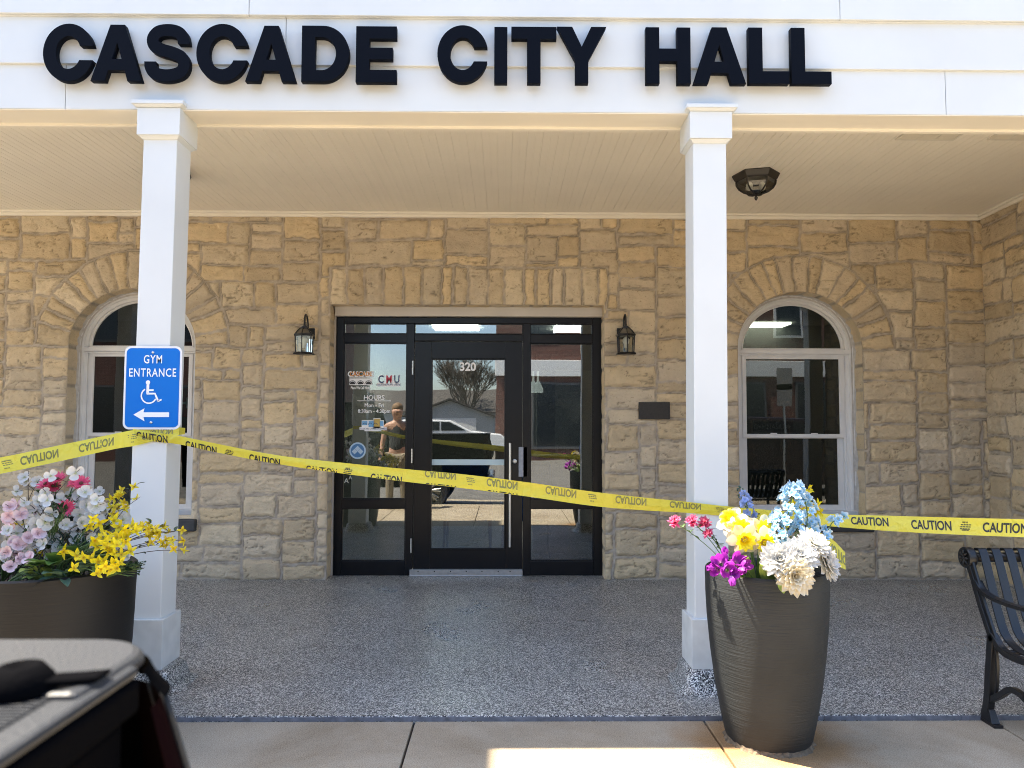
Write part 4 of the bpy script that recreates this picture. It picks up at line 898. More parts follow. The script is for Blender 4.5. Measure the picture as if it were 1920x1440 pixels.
soil_m = mat('planter_soil', (.035, .027, .02), .95, var=.5, vscale=30, bump=.8, bscale=60)
PRX, PRY, PZ = 1.208, -3.365, -.026
PLX, PLY = -2.085, -3.33
def pot(x, y, prof, m, label, soil_z):
    t = thing('planter', (x, y, PZ), label, 'planter')
    MB().lathe(prof, 96, (x, y, PZ)).build('planter_body', m, t, smooth=True, auto=50)
    s = MB(); n = 20; vs = []
    rr_ = np.interp(soil_z, [p[1] for p in prof[:9]], [p[0] for p in prof[:9]])-.02
    for i in range(8):
        for j in range(28): a = 2*math.pi*j/28; r_ = rr_*i/7; vs.append((x+r_*math.cos(a), y+r_*math.sin(a), PZ+soil_z+.02*rnd.random()))
    s.add(vs, [(i*28+j, i*28+(j+1) % 28, (i+1)*28+(j+1) % 28, (i+1)*28+j) for i in range(7) for j in range(28)]); s.build('soil', soil_m, t, smooth=True)
    return t
RZ = .762
rp_ = pot(PRX, PRY, [(.0, .012), (.172, .012), (.180, .0), (.192, .03), (.211, .12), (.234, .25), (.253, .40), (.266, .55), (.271, .66), (.272, RZ-.01), (.270, RZ+.002), (.265, RZ+.007), (.258, RZ+.003), (.254, RZ-.01), (.25, RZ-.08), (.2, RZ-.1)], pot_m, 'tall tapered charcoal planter of flowers standing in front of the right column', .66)
m = MB(); vs = []; nn = 90
for j in range(nn):
    a = 2*math.pi*j/nn; w_ = rnd.uniform(.006, .020); h_ = rnd.uniform(.006, .022)
    vs += [(PRX+(.182+k_*w_)*math.cos(a), PRY+(.182+k_*w_)*math.sin(a), PZ+z_) for k_, z_ in ((.1, h_+.008), (.6, h_*.6), (1.3, -.001))]
m.add(vs, [(j*3+k_, ((j+1) % nn)*3+k_, ((j+1) % nn)*3+k_+1, j*3+k_+1) for j in range(nn) for k_ in range(2)]); m.build('dirt_ring', mat('dried_dirt', (.13, .095, .06), .95, var=.5, vscale=40, bump=.8, bscale=90), rp_)
RZL = .765
pot(PLX, PLY, [(.0, .012), (.275, .012), (.285, .0), (.298, .03), (.318, .12), (.335, .25), (.348, .40), (.354, .55), (.357, .66), (.362, RZL), (.352, RZL+.008), (.338, RZL), (.33, RZL-.08), (.3, RZL-.1)], pot_dark, 'wide dark brown planter overflowing with flowers beside the left column', .69)

# ------------------------------------------------------------------ flowers
leaf_g = mat('leaf_green', (.055, .12, .025), .5, var=.35, vscale=20, trans=.25)
leaf_b = mat('leaf_bluegreen', (.06, .12, .085), .55, var=.3, vscale=20, trans=.2)
leaf_l = mat('leaf_light', (.22, .30, .07), .5, var=.3, vscale=20, trans=.3)
leaf_d = mat('leaf_dark', (.022, .05, .018), .5, var=.3, vscale=20)
stem_g = mat('stem_green', (.10, .17, .05), .6); stem_b = mat('stem_brown', (.055, .038, .026), .7)
white_p = petal_mat('white_petal', [(0, (.55, .60, .35)), (.2, (.66, .65, .59)), (1, (.72, .71, .69))])
cream_p = petal_mat('cream_petal', [(0, (.60, .50, .22)), (.35, (.68, .60, .40)), (1, (.74, .68, .54))])
pink_p = petal_mat('pale_pink_petal', [(0, (.62, .40, .42)), (.4, (.78, .56, .60)), (1, (.84, .72, .73))])
yel_p = petal_mat('yellow_petal', [(0, (.62, .40, .0)), (.3, (.84, .66, .0)), (1, (.88, .76, .02))])
lem_p = petal_mat('lemon_petal', [(0, (.66, .46, .0)), (1, (.86, .77, .05))])
hot_p = petal_mat('hot_pink_petal', [(0, (.20, .02, .05)), (.25, (.62, .03, .12)), (1, (.80, .13, .24))])
rose_p = petal_mat('rose_petal', [(0, (.55, .02, .10)), (.6, (.80, .09, .26)), (1, (.88, .30, .44))])
pur_p = petal_mat('purple_petal', [(0, (.70, .45, .60)), (.25, (.46, .05, .50)), (1, (.36, .03, .40))])
blue_p = petal_mat('blue_petal', [(0, (.55, .62, .40)), (.3, (.26, .55, .82)), (.6, (.40, .68, .86)), (1, (.82, .88, .90))])
peri_p = petal_mat('periwinkle_petal', [(0, (.30, .38, .65)), (1, (.36, .47, .78))])
def petal(m, R_, N, L, W, cup=.25, base=.12, tip=.6, n=6, notch=0, ruf=0, c=(0, 0, 0), start=0.0, rr=None):
    """One petal leaving c along R_, flower axis N; tip < 1 pointed, cup lifts it."""
    R_ = Vector(R_).normalized(); N = Vector(N).normalized(); S_ = N.cross(R_).normalized(); c = Vector(c); vs = []; a = []
    for i in range(n+1):
        t = i/n; wd = W*(base+(1-base)*math.sin(math.pi*min(1, t**.8*(.52+.48*(1-tip)))))*(math.sqrt(max(0, 1-t**6)) if tip > .5 else (1-t**3))
        if i == n: wd = max(wd, W*.10)
        for k in (-1, -.5, 0, .5, 1):
            z = cup*L*(t*t)+abs(k)**2*W*.25*(1 if cup >= 0 else .5); l_ = t*L-(notch*L*(1-abs(k)) if i == n else 0)
            if ruf and rr: z += rr.uniform(-ruf, ruf)*t
            vs.append(c+R_*(start+l_)+N*z+S_*(wd*k)); a.append(t)
    m.add(vs, [(i*5+j, i*5+j+1, i*5+6+j, i*5+5+j) for i in range(n) for j in range(4)], a)
ZN = Vector((0, 0, 1))
def rad(a, el=0): return Vector((math.cos(a)*math.cos(el), math.sin(a)*math.cos(el), math.sin(el)))
def m_dogwood(r, sd, pm, np_=4):
    rr = random.Random(sd); m = MB()
    for i in range(np_):
        a = 2*math.pi*i/np_+rr.uniform(-.2, .2); petal(m, rad(a), ZN, r*rr.uniform(.9, 1.1), r*rr.uniform(.50, .62), rr.uniform(.05, .45), .2, .75, 6, .10, r*.05, rr=rr)
    m.sphere((0, 0, r*.06), r*.11, 8); m.a[-45:] = [0]*45
    return m.mesh('blossom', pm, True, True)
def m_forsythia(r, sd, pm):
    rr = random.Random(sd); m = MB()
    for i in range(4):
        a = math.pi/2*i+rr.uniform(-.25, .25); petal(m, rad(a), ZN, r*rr.uniform(.9, 1.15), r*rr.uniform(.24, .33), rr.uniform(.15, .7), .3, .45, 5, 0, r*.05, rr=rr)
    m.tube([(0, 0, -r*.35), (0, 0, 0)], [r*.06, r*.12], 6); return m.mesh('blossom', pm, True, True)
def m_daisy(r, sd, pm, n=20):
    rr = random.Random(sd); m = MB()
    for ly, (k, q) in enumerate(((n, 1), (n-4, .78))):
        for i in range(k):
            a = 2*math.pi*i/k+rr.uniform(-.1, .1)+ly*.15; petal(m, rad(a), ZN, r*q*rr.uniform(.9, 1.08), r*.11, .12+.2*ly+rr.uniform(0, .15), .5, .7, 4)
    return m.mesh('petals', pm, True, True)
def m_carnation(r, sd, pm):
    rr = random.Random(sd); m = MB()
    for i in range(46):
        a = rr.uniform(0, 6.28); el = rr.uniform(-.15, 1.35); petal(m, rad(a, el), rad(a, el-1.57)*-1, r*rr.uniform(.8, 1.08), r*.17, rr.uniform(-.2, .2), .25, .9, 4, rr.uniform(-.1, .2), r*.08, rr=rr)
    return m.mesh('petals', pm, True, True)
def m_dahlia(r, sd, pm):
    rr = random.Random(sd); m = MB()
    for el, k, q in ((-.12, 15, 1.0), (.12, 15, .95), (.38, 14, .82), (.66, 12, .66), (.95, 9, .48), (1.25, 6, .32)):
        o = rr.random()*6
        for i in range(k):
            a = o+2*math.pi*i/k+rr.uniform(-.08, .08); e_ = el+rr.uniform(-.08, .08); d = rad(a, e_); nn = (ZN-d*ZN.dot(d)).normalized()
            petal(m, d, nn, r*q*rr.uniform(.92, 1.06), r*q*.185+.002, .12, .35, .52, 5)
    return m.mesh('petals', pm, True, True)
def m_daffodil(r, sd):
    rr = random.Random(sd); m = MB()
    for i in range(6):
        a = math.pi/3*i+rr.uniform(-.1, .1); petal(m, rad(a), ZN, r*rr.uniform(.95, 1.1), r*.34, rr.uniform(-.25, .1)-(.06 if i % 2 else 0), .35, .62, 7, 0, r*.03, rr=rr)
    pe = m.mesh('petals', cream_p, True, True); m = MB(); n = 40; vs = []; a = []
    for i, (rr_, z) in enumerate(((.10, 0), (.20, .10), (.25, .25), (.30, .38), (.42, .46), (.46, .45))):
        for j in range(n):
            ph = 2*math.pi*j/n; k = 1.22*rr_*(1+(.13*math.sin(ph*9+sd) if i > 2 else 0)); vs.append((r*k*math.cos(ph), r*k*math.sin(ph), r*(z+(.05*math.sin(ph*9+1.3) if i > 3 else 0)))); a.append(i/5)
    m.add(vs, [(i*n+j, i*n+(j+1) % n, (i+1)*n+(j+1) % n, (i+1)*n+j) for i in range(5) for j in range(n)], a)
    for j in range(6): q = rad(j*1.05, 1.2); m.tube([(0, 0, r*.02), q*r*.3], r*.025, 5)
    return pe, m.mesh('trumpet', yel_p, True, True)
def m_floret(r, sd, pm, n=5):
    rr = random.Random(sd); m = MB()
    for ly in (0, 1):
        for i in range(n):
            a = 2*math.pi*(i+.5*ly)/n+rr.uniform(-.15, .15); petal(m, rad(a), ZN, r*(1 if ly == 0 else .62)*rr.uniform(.9, 1.1), r*.36, rr.uniform(.1, .5)+.3*ly, .25, .9, 5, .06, r*.06, rr=rr)
    return m.mesh('floret', pm, True, True)
def m_tulip(r, sd, pm, op=.35):
    rr = random.Random(sd); m = MB()
    for i in range(6):
        a = math.pi/3*i+rr.uniform(-.1, .1); R0 = rad(a); k = .72 if i % 2 else 1; vs = []; at_ = []
        for s in range(8):
            t = s/7; rad_ = r*(.10+(.46+op*t)*math.sin(math.pi*(.08+.60*t)))*k; z = r*1.5*t; wd = r*.50*math.sin(math.pi*(.12+.80*t))
            for q in (-1, -.5, 0, .5, 1): S_ = Vector((-R0.y, R0.x, 0)); vs.append(R0*(rad_-abs(q)**2*wd*.35)+S_*wd*q+ZN*z); at_.append(t)
        m.add(vs, [(s*5+q, s*5+q+1, s*5+6+q, s*5+5+q) for s in range(7) for q in range(4)], at_)
    return m.mesh('bloom', pm, True, True)
def m_leaf(L, W, cup=.2, m_=None, name='leaf', fold=.3):
    m = MB(); vs = []; n = 8
    for i in range(n+1):
        t = i/n; wd = W*math.sin(math.pi*(.06+.92*t))**.8
        for k in (-1, -.5, 0, .5, 1): vs.append((t*L, wd*k, cup*L*math.sin(t*2.2)*.6-.25*L*t*t+abs(k)*wd*fold))
    m.add(vs, [(i*5+j, i*5+j+1, i*5+6+j, i*5+5+j) for i in range(n) for j in range(4)]); return m.mesh(name, m_ or leaf_g, True)
def face(P, N, s=1, roll=None):
    N = Vector(N).normalized(); q = N.to_track_quat('Z', 'Y'); roll = rnd.uniform(0, 6.28) if roll is None else roll
    return Matrix.Translation(P) @ q.to_matrix().to_4x4() @ Matrix.Rotation(roll, 4, 'Z') @ Matrix.Scale(s, 4)
def leafM(P, d, s=1, up=(0, 0, 1)):
    d = Vector(d).normalized(); u = Vector(up); y = u.cross(d).normalized() if u.cross(d).length > 1e-3 else Vector((0, 1, 0)); z = d.cross(y)
    return Matrix.Translation(P) @ Matrix(((d.x, y.x, z.x), (d.y, y.y, z.y), (d.z, y.z, z.z))).to_4x4() @ Matrix.Scale(s, 4)
def stem_path(base, tip, bow=.1, wob=.01):
    b, t = Vector(base), Vector(tip); out = Vector((t.x-b.x, t.y-b.y, 0)); m1 = b+(t-b)*.35+Vector((0, 0, 1))*bow-out*.12; m2 = b+(t-b)*.72+Vector((0, 0, 1))*bow*.8-out*.06
    m1 += Vector((rnd.uniform(-wob, wob), rnd.uniform(-wob, wob), 0)); return smooth_path([b, m1, m2, t], 5)
def toward(P, up=.3, spread=.5):
    v = (CAM-Vector(P)).normalized(); return v+Vector((rnd.uniform(-spread, spread), rnd.uniform(-spread*.4, spread*.4), up+rnd.uniform(-spread, spread)*.6))
def px4(x, y): return x/5.053, 850+y/5.053        # left bunch, read off an enlargement
def px5(x, y): return 1240+x/5.053, 880+y/5.053   # right bunch
def pot_base(cx, cy_, r=.18, z=.66): a = rnd.uniform(0, 6.28); q = r*math.sqrt(rnd.random()); return Vector((cx+q*math.cos(a), cy_+q*math.sin(a), PZ+z))
RB = lambda r=.14: pot_base(PRX, PRY, r, .66)
LB = lambda r=.22: pot_base(PLX, PLY, r, .70)
def flower(name, label, cat, group, base, tip, bloom, N, stem_m, sr=.0022, s=1, leaf=None, nleaf=0, bow=.08, bname='bloom', extra=()):
    t = thing(name, base, label, cat, group); P = stem_path(base, tip, bow); MB().tube(P, sr, 6).build('stem', stem_m, t, smooth=True)
    M = face(tip, N, s); o = place(bname, bloom, M, t)
    for nm, me in extra: place(nm, me, M, t)
    for i in range(nleaf):
        k = rnd.randint(len(P)//4, len(P)-3); d = rad(rnd.uniform(0, 6.28), rnd.uniform(.1, .7)); place('leaf', leaf, leafM(P[k], d, rnd.uniform(.7, 1.2)), t)
    return t
def depth(px, Y): return Y

# --- right planter
carn = [m_carnation(.040, i, rose_p) for i in range(2)]; fern = m_leaf(.035, .006, .2, leaf_g)
for (x, y), lb, yy in (((130, 505), 'pink fringed carnation leaning farthest left out of the tall planter', -3.42), ((295, 500), 'pink fringed carnation second from the left above the tall planter', -3.40), ((412, 515), 'pink fringed carnation against the right column, beside the daffodils', -3.38), ((445, 608), 'small pink carnation lowest of the four, over feathery green leaves', -3.40)):
    tip = at(*px5(x, y), yy); b = Vector((PRX-.16, PRY-.02, PZ+.68)); flower('carnation', lb, 'flower', 'pink carnations in the tall planter', b, tip, carn[rnd.randint(0, 1)], (-.3, -.7, .7), stem_g, .0019, .95 if y < 600 else .75, fern, 7, .03, 'petals')
for (x, y), N, s, lb, yy in (((665, 490), (-.5, -.65, .55), 1.02, 'daffodil turned to the left, its yellow trumpet highest of the four', -3.47), ((745, 575), (-.05, -.9, .35), 1.0, 'daffodil facing forward in the middle, upper of two', -3.52), ((780, 660), (.0, -.92, -.2), 1.0, 'daffodil nodding forward just above the purple flowers', -3.56), ((950, 575), (.2, -.9, .25), .95, 'daffodil at the right, next to the blue spike', -3.50), ((960, 685), (.15, -.92, -.15), .95, 'daffodil nodding down beside the white dahlias', -3.55)):
    pe, trm = m_daffodil(.073, int(x)); tip = at(*px5(x, y), yy); b = Vector((PRX-.06+rnd.uniform(-.05, .05), PRY-.06, PZ+.66))
    flower('daffodil', lb, 'flower', 'daffodils in the tall planter', b, tip, pe, N, stem_g, .0035, s, None, 0, .06, 'petals', [('trumpet', trm)])
for (x, y), N, s, pm, lb, yy in (((1120, 860), (-.25, -.8, .5), 1.12, white_p, 'white dahlia at the left of the five, beside the green leaves', -3.70), ((1300, 820), (.05, -.75, .65), 1.1, white_p, 'white dahlia in the middle, above the cream one', -3.68), ((1440, 710), (.3, -.6, .75), 1.0, white_p, 'white dahlia highest, in front of the blue spike', -3.63), ((1265, 1010), (.0, -.95, .1), 1.08, cream_p, 'cream white dahlia hanging over the rim of the tall planter', -3.73), ((1560, 880), (.7, -.6, .3), 1.08, white_p, 'white dahlia farthest right over the rim, by the loose tape end', -3.62)):
    tip = at(*px5(x, y), yy); b = Vector((PRX+.06+rnd.uniform(-.06, .06), PRY-.08, PZ+.66)); flower('dahlia', lb, 'flower', 'white dahlias in the tall planter', b, tip, m_dahlia(.078, int(x), pm), N, stem_g, .003, s, None, 0, .04, 'petals')
fl_b = [m_floret(.025, i, blue_p) for i in range(4)]; fl_p = [m_floret(.021, i+9, peri_p) for i in range(3)]
def spike(label, pts, n, r, meshes, yy, base, gap=1.0, cat='flower'):
    """A flower spike: florets all round a stem through the given pixels."""
    tops = [at(x, y, yy) for x, y in pts]; t = thing('delphinium', base, label, cat, None); P = smooth_path([base]+tops, 10)
    MB().tube(P, .0025, 6).build('stem', stem_g, t, smooth=True); i0 = 8; rr = random.Random(len(label))
    for i in range(n):
        f = (i+.5)/n; k = i0+f*(len(P)-1-i0); q = P[int(k)]; rad_ = r*(1-.72*f**1.6); a = i*2.4+rr.uniform(-.3, .3); d = Vector((math.cos(a), math.sin(a), rr.uniform(-.1, .5)))
        place('floret', meshes[i % len(meshes)], face(q+d*rad_, d+Vector((0, 0, .25)), rr.uniform(.8, 1.15)*(1-.15*f)), t)
    return t
spike('tall pale blue delphinium spike at the middle of the tall planter', [(1474, 1018), (1476, 975), (1486, 930), (1492, 908)], 58, .074, fl_b, -3.50, Vector((PRX+.05, PRY, PZ+.66)))
spike('shorter pale blue delphinium leaning over beside the tall spike', [(1505, 1020), (1513, 985), (1512, 950), (1503, 925)], 36, .058, fl_b, -3.47, Vector((PRX+.08, PRY+.02, PZ+.66)))
spike('low pale blue delphinium between daffodils and white dahlias', [(1452, 1030), (1453, 1010), (1456, 985), (1462, 968)], 24, .048, fl_b, -3.52, Vector((PRX+.02, PRY-.05, PZ+.66)))
spike('loose blue delphinium sprig reaching right toward the caution tape', [(1530, 1025), (1550, 1000), (1562, 978), (1584, 968)], 9, .028, fl_b, -3.46, Vector((PRX+.10, PRY, PZ+.66)))
spike('periwinkle blue flower spike standing behind the daffodils', [(1412, 1020), (1409, 985), (1401, 950), (1393, 922)], 34, .034, fl_p, -3.42, Vector((PRX-.05, PRY+.04, PZ+.66)))
tz = thing('bud_spray', Vector((PRX-.05, PRY+.05, PZ+.66)), 'sage green bud spray at the tip of the periwinkle spike', 'foliage'); m = MB(); P = smooth_path([Vector((PRX-.05, PRY+.05, PZ+.66)), at(1408, 985, -3.34), at(1391, 935, -3.34), at(1387, 914, -3.34)], 8); m.tube(P, .0016, 5)
for i in range(26): q = P[-1-i % 12]; m.sphere(q+Vector((rnd.uniform(-.012, .012), rnd.uniform(-.012, .012), rnd.uniform(-.006, .006))), .0045, 6)
m.build('buds', leaf_b, tz, smooth=True)
fo = [m_forsythia(.024, i, yel_p) for i in range(3)]; fl_l = [m_forsythia(.021, i+7, lem_p) for i in range(3)]
def branch(name, label, group, base, tip, blooms, r, stem_m, spread=.03, cat='flower branch', leaf=None, nl=0, bow=.06, fr=.35, bname='blossom', sc=1, sr=.0028, nn=None):
    t = thing(name, base, label, cat, group); P = stem_path(base, tip, bow, .02); k = len(P); m = MB().tube(P, [sr*(1-.6*i/(k-1)) for i in range(k)], 6); pl_ = []
    for i in range(len(r)):
        f = fr+(1-fr)*(i+.7)/len(r); q = P[min(k-1, int(f*(k-1)))]; e = q+Vector((rnd.uniform(-1, 1), rnd.uniform(-1, .4), rnd.uniform(-.4, 1)))*spread*(1 if i < len(r)-1 else .2)
        m.tube([q, q.lerp(e, .5)+Vector((0, 0, .004)), e], sr*.45, 5); pl_.append(e)
    m.build('stem', stem_m, t, smooth=True)
    for e, s in zip(pl_, r): N = toward(e, .25, .9) if nn is None else Vector(nn)+Vector((rnd.uniform(-.4, .4),)*3); place(bname, blooms[rnd.randint(0, len(blooms)-1)], face(e, N, s*sc), t)
    for i in range(nl): q = P[rnd.randint(k//3, k-1)]; place('leaf', leaf, leafM(q, rad(rnd.uniform(0, 6.28), rnd.uniform(0, .8)), rnd.uniform(.7, 1.2)), t)
    return t
for (x, y), lb, n in (((1420, 160), 'yellow forsythia branch rising highest behind the blue spike', 6), ((1510, 300), 'yellow forsythia branch to the right of the blue spike', 6), ((1520, 385), 'yellow forsythia branch lowest of the right ones, just above the tape', 5)):
    branch('forsythia_branch', lb, 'forsythia in the tall planter', Vector((PRX+.08, PRY+.04, PZ+.66)), at(*px5(x, y), -3.28), fo, [rnd.uniform(.8, 1.1) for _ in range(n)], stem_g, .02, fr=.6)
for (x, y), yy in (((1280, 390), -3.33), ((1285, 290), -3.33), ((1210, 500), -3.36), ((970, 480), -3.30)):
    branch('forsythia_branch', 'yellow forsythia sprig glimpsed between the pale blue delphinium florets' if x > 1000 else 'yellow forsythia sprig peeping out behind the right daffodil', 'forsythia in the tall planter', RB(.08), at(*px5(x, y), yy), fo, [1.1, 1.0, .8], stem_g, .015, fr=.75)
pu = [m_tulip(.036, i, pur_p, .55) for i in range(3)]; pb = m_tulip(.026, 7, pur_p, -.1)
for (x, y), N, me, s, lb, yy in (((560, 880), (-.3, -.8, .5), pu[0], 1.15, 'open purple tulip uppermost in the purple cluster', -3.60), ((640, 960), (-.05, -.95, .1), pu[1], 1.2, 'open purple tulip in the front middle of the purple cluster', -3.64), ((720, 870), (.1, -.8, .5), pu[2], 1.05, 'open purple tulip just below the daffodils', -3.59), ((520, 950), (-.6, -.7, .1), pu[2], .9, 'darker purple tulip half hidden at the left of the cluster', -3.60), ((790, 905), (.6, -.7, .3), pu[0], .95, 'purple tulip turned right toward the green leaves', -3.60), ((700, 985), (.1, -.95, -.2), pu[2], .8, 'small purple tulip low over the planter rim', -3.65),
                                 ((600, 770), (-.1, -.3, .95), pb, 1.1, 'closed pinkish purple tulip bud standing above the cluster', -3.58), ((455, 935), (-.95, -.3, .05), pb, 1.0, 'closed purple tulip bud pointing left', -3.60), ((675, 1075), (.1, -.5, -.85), pb, 1.05, 'closed purple tulip bud hanging below the planter rim', -3.68), ((780, 965), (.3, -.8, -.3), pb, .95, 'closed purple tulip bud at the right of the cluster', -3.64)):
    tip = at(*px5(x, y), yy)-Vector(N).normalized()*.028; flower('tulip', lb, 'flower', 'purple tulips in the tall planter', Vector((PRX-.10+rnd.uniform(-.04, .04), PRY-.12, PZ+.66)), tip, me, N, stem_g, .0028, s, None, 0, .03)
lf = m_leaf(.21, .017, .35, leaf_g); lf2 = m_leaf(.20, .020, .35, leaf_l)
tl = thing('leaf_cluster', Vector((PRX-.02, PRY-.10, PZ+.66)), 'cluster of long green strap leaves between the tulips and dahlias', 'foliage')
for i in range(15):
    b = Vector((PRX-.03+rnd.uniform(-.07, .08), PRY-.19+rnd.uniform(-.05, .05), PZ+.70)); place('leaf', (lf2, lf, lf2)[i % 3], leafM(b, (rnd.uniform(-.45, .5), -.35-rnd.random()*.4, rnd.uniform(.7, 1.4)), rnd.uniform(.8, 1.15), (0, 1, .4)), tl)
lf3 = m_leaf(.045, .016, .1, leaf_l); tip = at(*px5(1120, 1050), -3.66)
place('leaf', lf3, leafM(tip, (.2, -.4, -.8), 1.2, (0, -1, .2)), tl)

# --- left planter
dw = [m_dogwood(.034, i, white_p, 4 if i % 3 else 3) for i in range(5)]; dk = [m_dogwood(.033, i+20, pink_p, 4) for i in range(3)]
lfs = m_leaf(.03, .009, .2, leaf_d)
WH = [(270, 165, 0), (190, 245, 0), (375, 245, 0), (755, 150, -.1), (180, 410, -.15), (410, 340, -.1), (340, 440, -.1), (560, 360, 0), (660, 410, -.05), (880, 320, 0), (1000, 350, .02), (950, 440, -.1), (1080, 440, -.08), (1120, 480, 0), (855, 440, 0), (770, 500, -.05), (260, 600, -.15), (420, 640, -.18), (590, 680, -.15), (780, 660, -.15), (840, 565, -.08), (750, 575, -.1), (940, 620, -.1), (1040, 540, -.05), (1160, 640, -.05), (1230, 620, 0), (400, 860, -.22), (370, 760, -.15), (540, 780, -.1), (720, 800, -.12), (490, 950, -.1), (930, 730, -.06), (1050, 720, 0), (460, 500, 0), (390, 470, -.05), (500, 400, .03), (600, 480, .02), (700, 370, .05), (690, 700, 0), (300, 500, 0), (440, 420, .05), (860, 500, .06), (80, 740, -.2), (60, 990, -.22), (170, 880, -.1), (1270, 980, -.12), (1190, 930, -.05), (540, 900, -.12), (330, 560, .05), (650, 560, .1), (560, 560, .12), (720, 460, .12), (1000, 480, .1), (480, 640, .1), (250, 720, .1), (620, 760, .1), (350, 870, .05), (850, 640, .1), (450, 760, .12), (780, 740, .12)]
for i, (x, y, dy) in enumerate(WH):
    tip = at(*px4(x, y), PLY+dy); lb = {0: 'white dogwood branch tallest at the left, just under the tape', 3: 'white dogwood branch tallest near the window frame, right of the pink gerberas', 4: 'white dogwood branch topped by a wide flat blossom near the left edge', 26: 'white dogwood branch whose large blossom faces forward low at the front', 45: 'cream white dogwood branch drooping over the right rim of the wide planter'}.get(i, 'white dogwood branch in the thick of the wide planter')
    branch('dogwood_branch', lb, 'white dogwood branches in the wide planter', LB(.2), tip, dw, [rnd.uniform(.7, 1.12) for _ in range(2 if i % 4 else 1)], stem_b, .06, leaf=lfs, nl=1, bow=.05, fr=.72, sc=1.0, sr=.0024)
PK = [(50, 480, -.15), (60, 560, -.15), (130, 480, -.05), (40, 630, -.15), (240, 810, -.2), (200, 850, -.2), (110, 850, -.2), (160, 1000, -.25), (60, 1080, -.28), (30, 940, -.24), (300, 800, -.15), (100, 700, -.1), (230, 880, -.1)]
for i, (x, y, dy) in enumerate(PK):
    branch('dogwood_branch', 'pale pink dogwood branch at the left edge of the photo' if x < 135 and y < 700 else 'pale pink dogwood branch low at the left of the wide planter', 'pale pink dogwood at the edge' if x < 135 and y < 700 else 'pale pink dogwood low in the planter', LB(.2)+Vector((-.02, 0, 0)), at(*px4(x, y), PLY+dy), dk, [1.0, .9], stem_b, .04, bow=.04, fr=.72, sr=.0024)
gb = m_daisy(.042, 3, hot_p, 20); eye = MB().sphere((0, 0, .004), .009, 10, sz=.5).mesh('flower_eye', mat('flower_eye_brown', (.10, .03, .02), .8), True)
for x, y, N, lb, dy in ((545, 245, (0, -.6, .8), 'hot pink gerbera highest of the group', -.06), (430, 290, (-.3, -.6, .7), 'hot pink gerbera at the left, half turned up', -.05), (505, 310, (.2, -.8, .3), 'smaller hot pink gerbera just under the highest one', -.04), (770, 285, (.2, -.7, .6), 'hot pink gerbera at the right, against the window frame', -.03), (710, 265, (-.4, -.6, .5), 'pink gerbera half hidden behind the right one', 0), (630, 515, (.5, -.8, .1), 'deep crimson gerbera lower down above dark leaves', -.1)):
    flower('gerbera', lb, 'flower', 'gerberas in the wide planter', LB(.14), at(*px4(x, y), PLY+dy), gb, N, stem_g, .0024, .9 if y > 300 else 1.0, m_leaf(.05, .018, .2, leaf_d), 1, .05, 'petals', [('flower_eye', eye)])
FY = [(1300, 295, 0, 2), (1330, 410, -.02, 2), (1170, 340, .02, 5), (1140, 390, 0, 4), (1210, 440, -.03, 5), (1220, 490, -.05, 4), (1430, 660, -.08, 5), (1600, 680, -.05, 5), (1660, 740, -.04, 4), (1690, 820, -.06, 5), (1790, 720, 0, 2), (1795, 820, 0, 2), (1800, 930, 0, 2), (1450, 710, -.1, 4), (1560, 740, -.06, 4), (1620, 870, -.05, 3)]
for i, (x, y, dy, n) in enumerate(FY):
    lb = {0: 'forsythia branch with a single yellow flower highest against the left column', 10: 'outermost yellow forsythia twig, topmost of three reaching past the left column', 11: 'outermost yellow forsythia twig, middle of three reaching past the left column', 12: 'outermost yellow forsythia twig, lowest of three reaching past the left column'}.get(i, 'arching yellow forsythia branch in front of the left column' if i >= 6 else 'upright yellow forsythia branch between white dogwood and the left column')
    branch('forsythia_branch', lb, 'arching forsythia of the wide planter' if i >= 6 else 'upright forsythia of the wide planter', Vector((PLX+.20, PLY-.05, PZ+.72))+Vector((rnd.uniform(-.04, .06), rnd.uniform(-.08, .05), 0)), at(*px4(x, y), PLY+dy), fl_l, [rnd.uniform(.8, 1.15) for _ in range(n)], stem_b, .02, leaf=lfs, nl=2, bow=.05, fr=.7)
FD = [(880, 620), (850, 690), (940, 660), (1080, 640), (1130, 700), (1170, 730), (1250, 690), (1290, 740), (900, 830), (980, 760), (1020, 800), (1060, 770), (1110, 800), (960, 830), (1150, 800), (1190, 840), (1000, 860), (1060, 870), (1110, 870), (930, 890), (1150, 960), (1090, 960), (1040, 930), (1240, 930), (1200, 790), (1010, 900), (600, 930), (730, 970), (790, 990), (860, 1000), (700, 1090), (930, 1030), (1000, 1070), (960, 1100), (1080, 1060), (1130, 1040), (1050, 1100), (920, 1140), (1110, 1090), (980, 1020)]
fd = [m_forsythia(.031, i+30, yel_p) for i in range(4)]
for i, (x, y) in enumerate(FD):
    lb = {26: 'bright yellow jonquil leftmost over the green leaves', 30: 'bright yellow jonquil spread flat against dark leaves at the rim', 37: 'bright yellow jonquil hanging lowest over the rim'}.get(i, 'bright yellow jonquil in the dense yellow bunch by the left column')
    tip = at(*px4(x, y), PLY-.16-.14*max(0, (y-700))/400-.05*rnd.random())
    flower('jonquil', lb, 'flower', 'yellow jonquils in the wide planter', Vector((PLX+.12+rnd.uniform(-.05, .08), PLY-.12, PZ+.71)), tip, fd[i % 4], toward(tip, .2, 1.0), stem_g, .0018, rnd.uniform(.85, 1.15), None, 0, .04)
fyl = [m_forsythia(.022, i+50, yel_p) for i in range(2)]
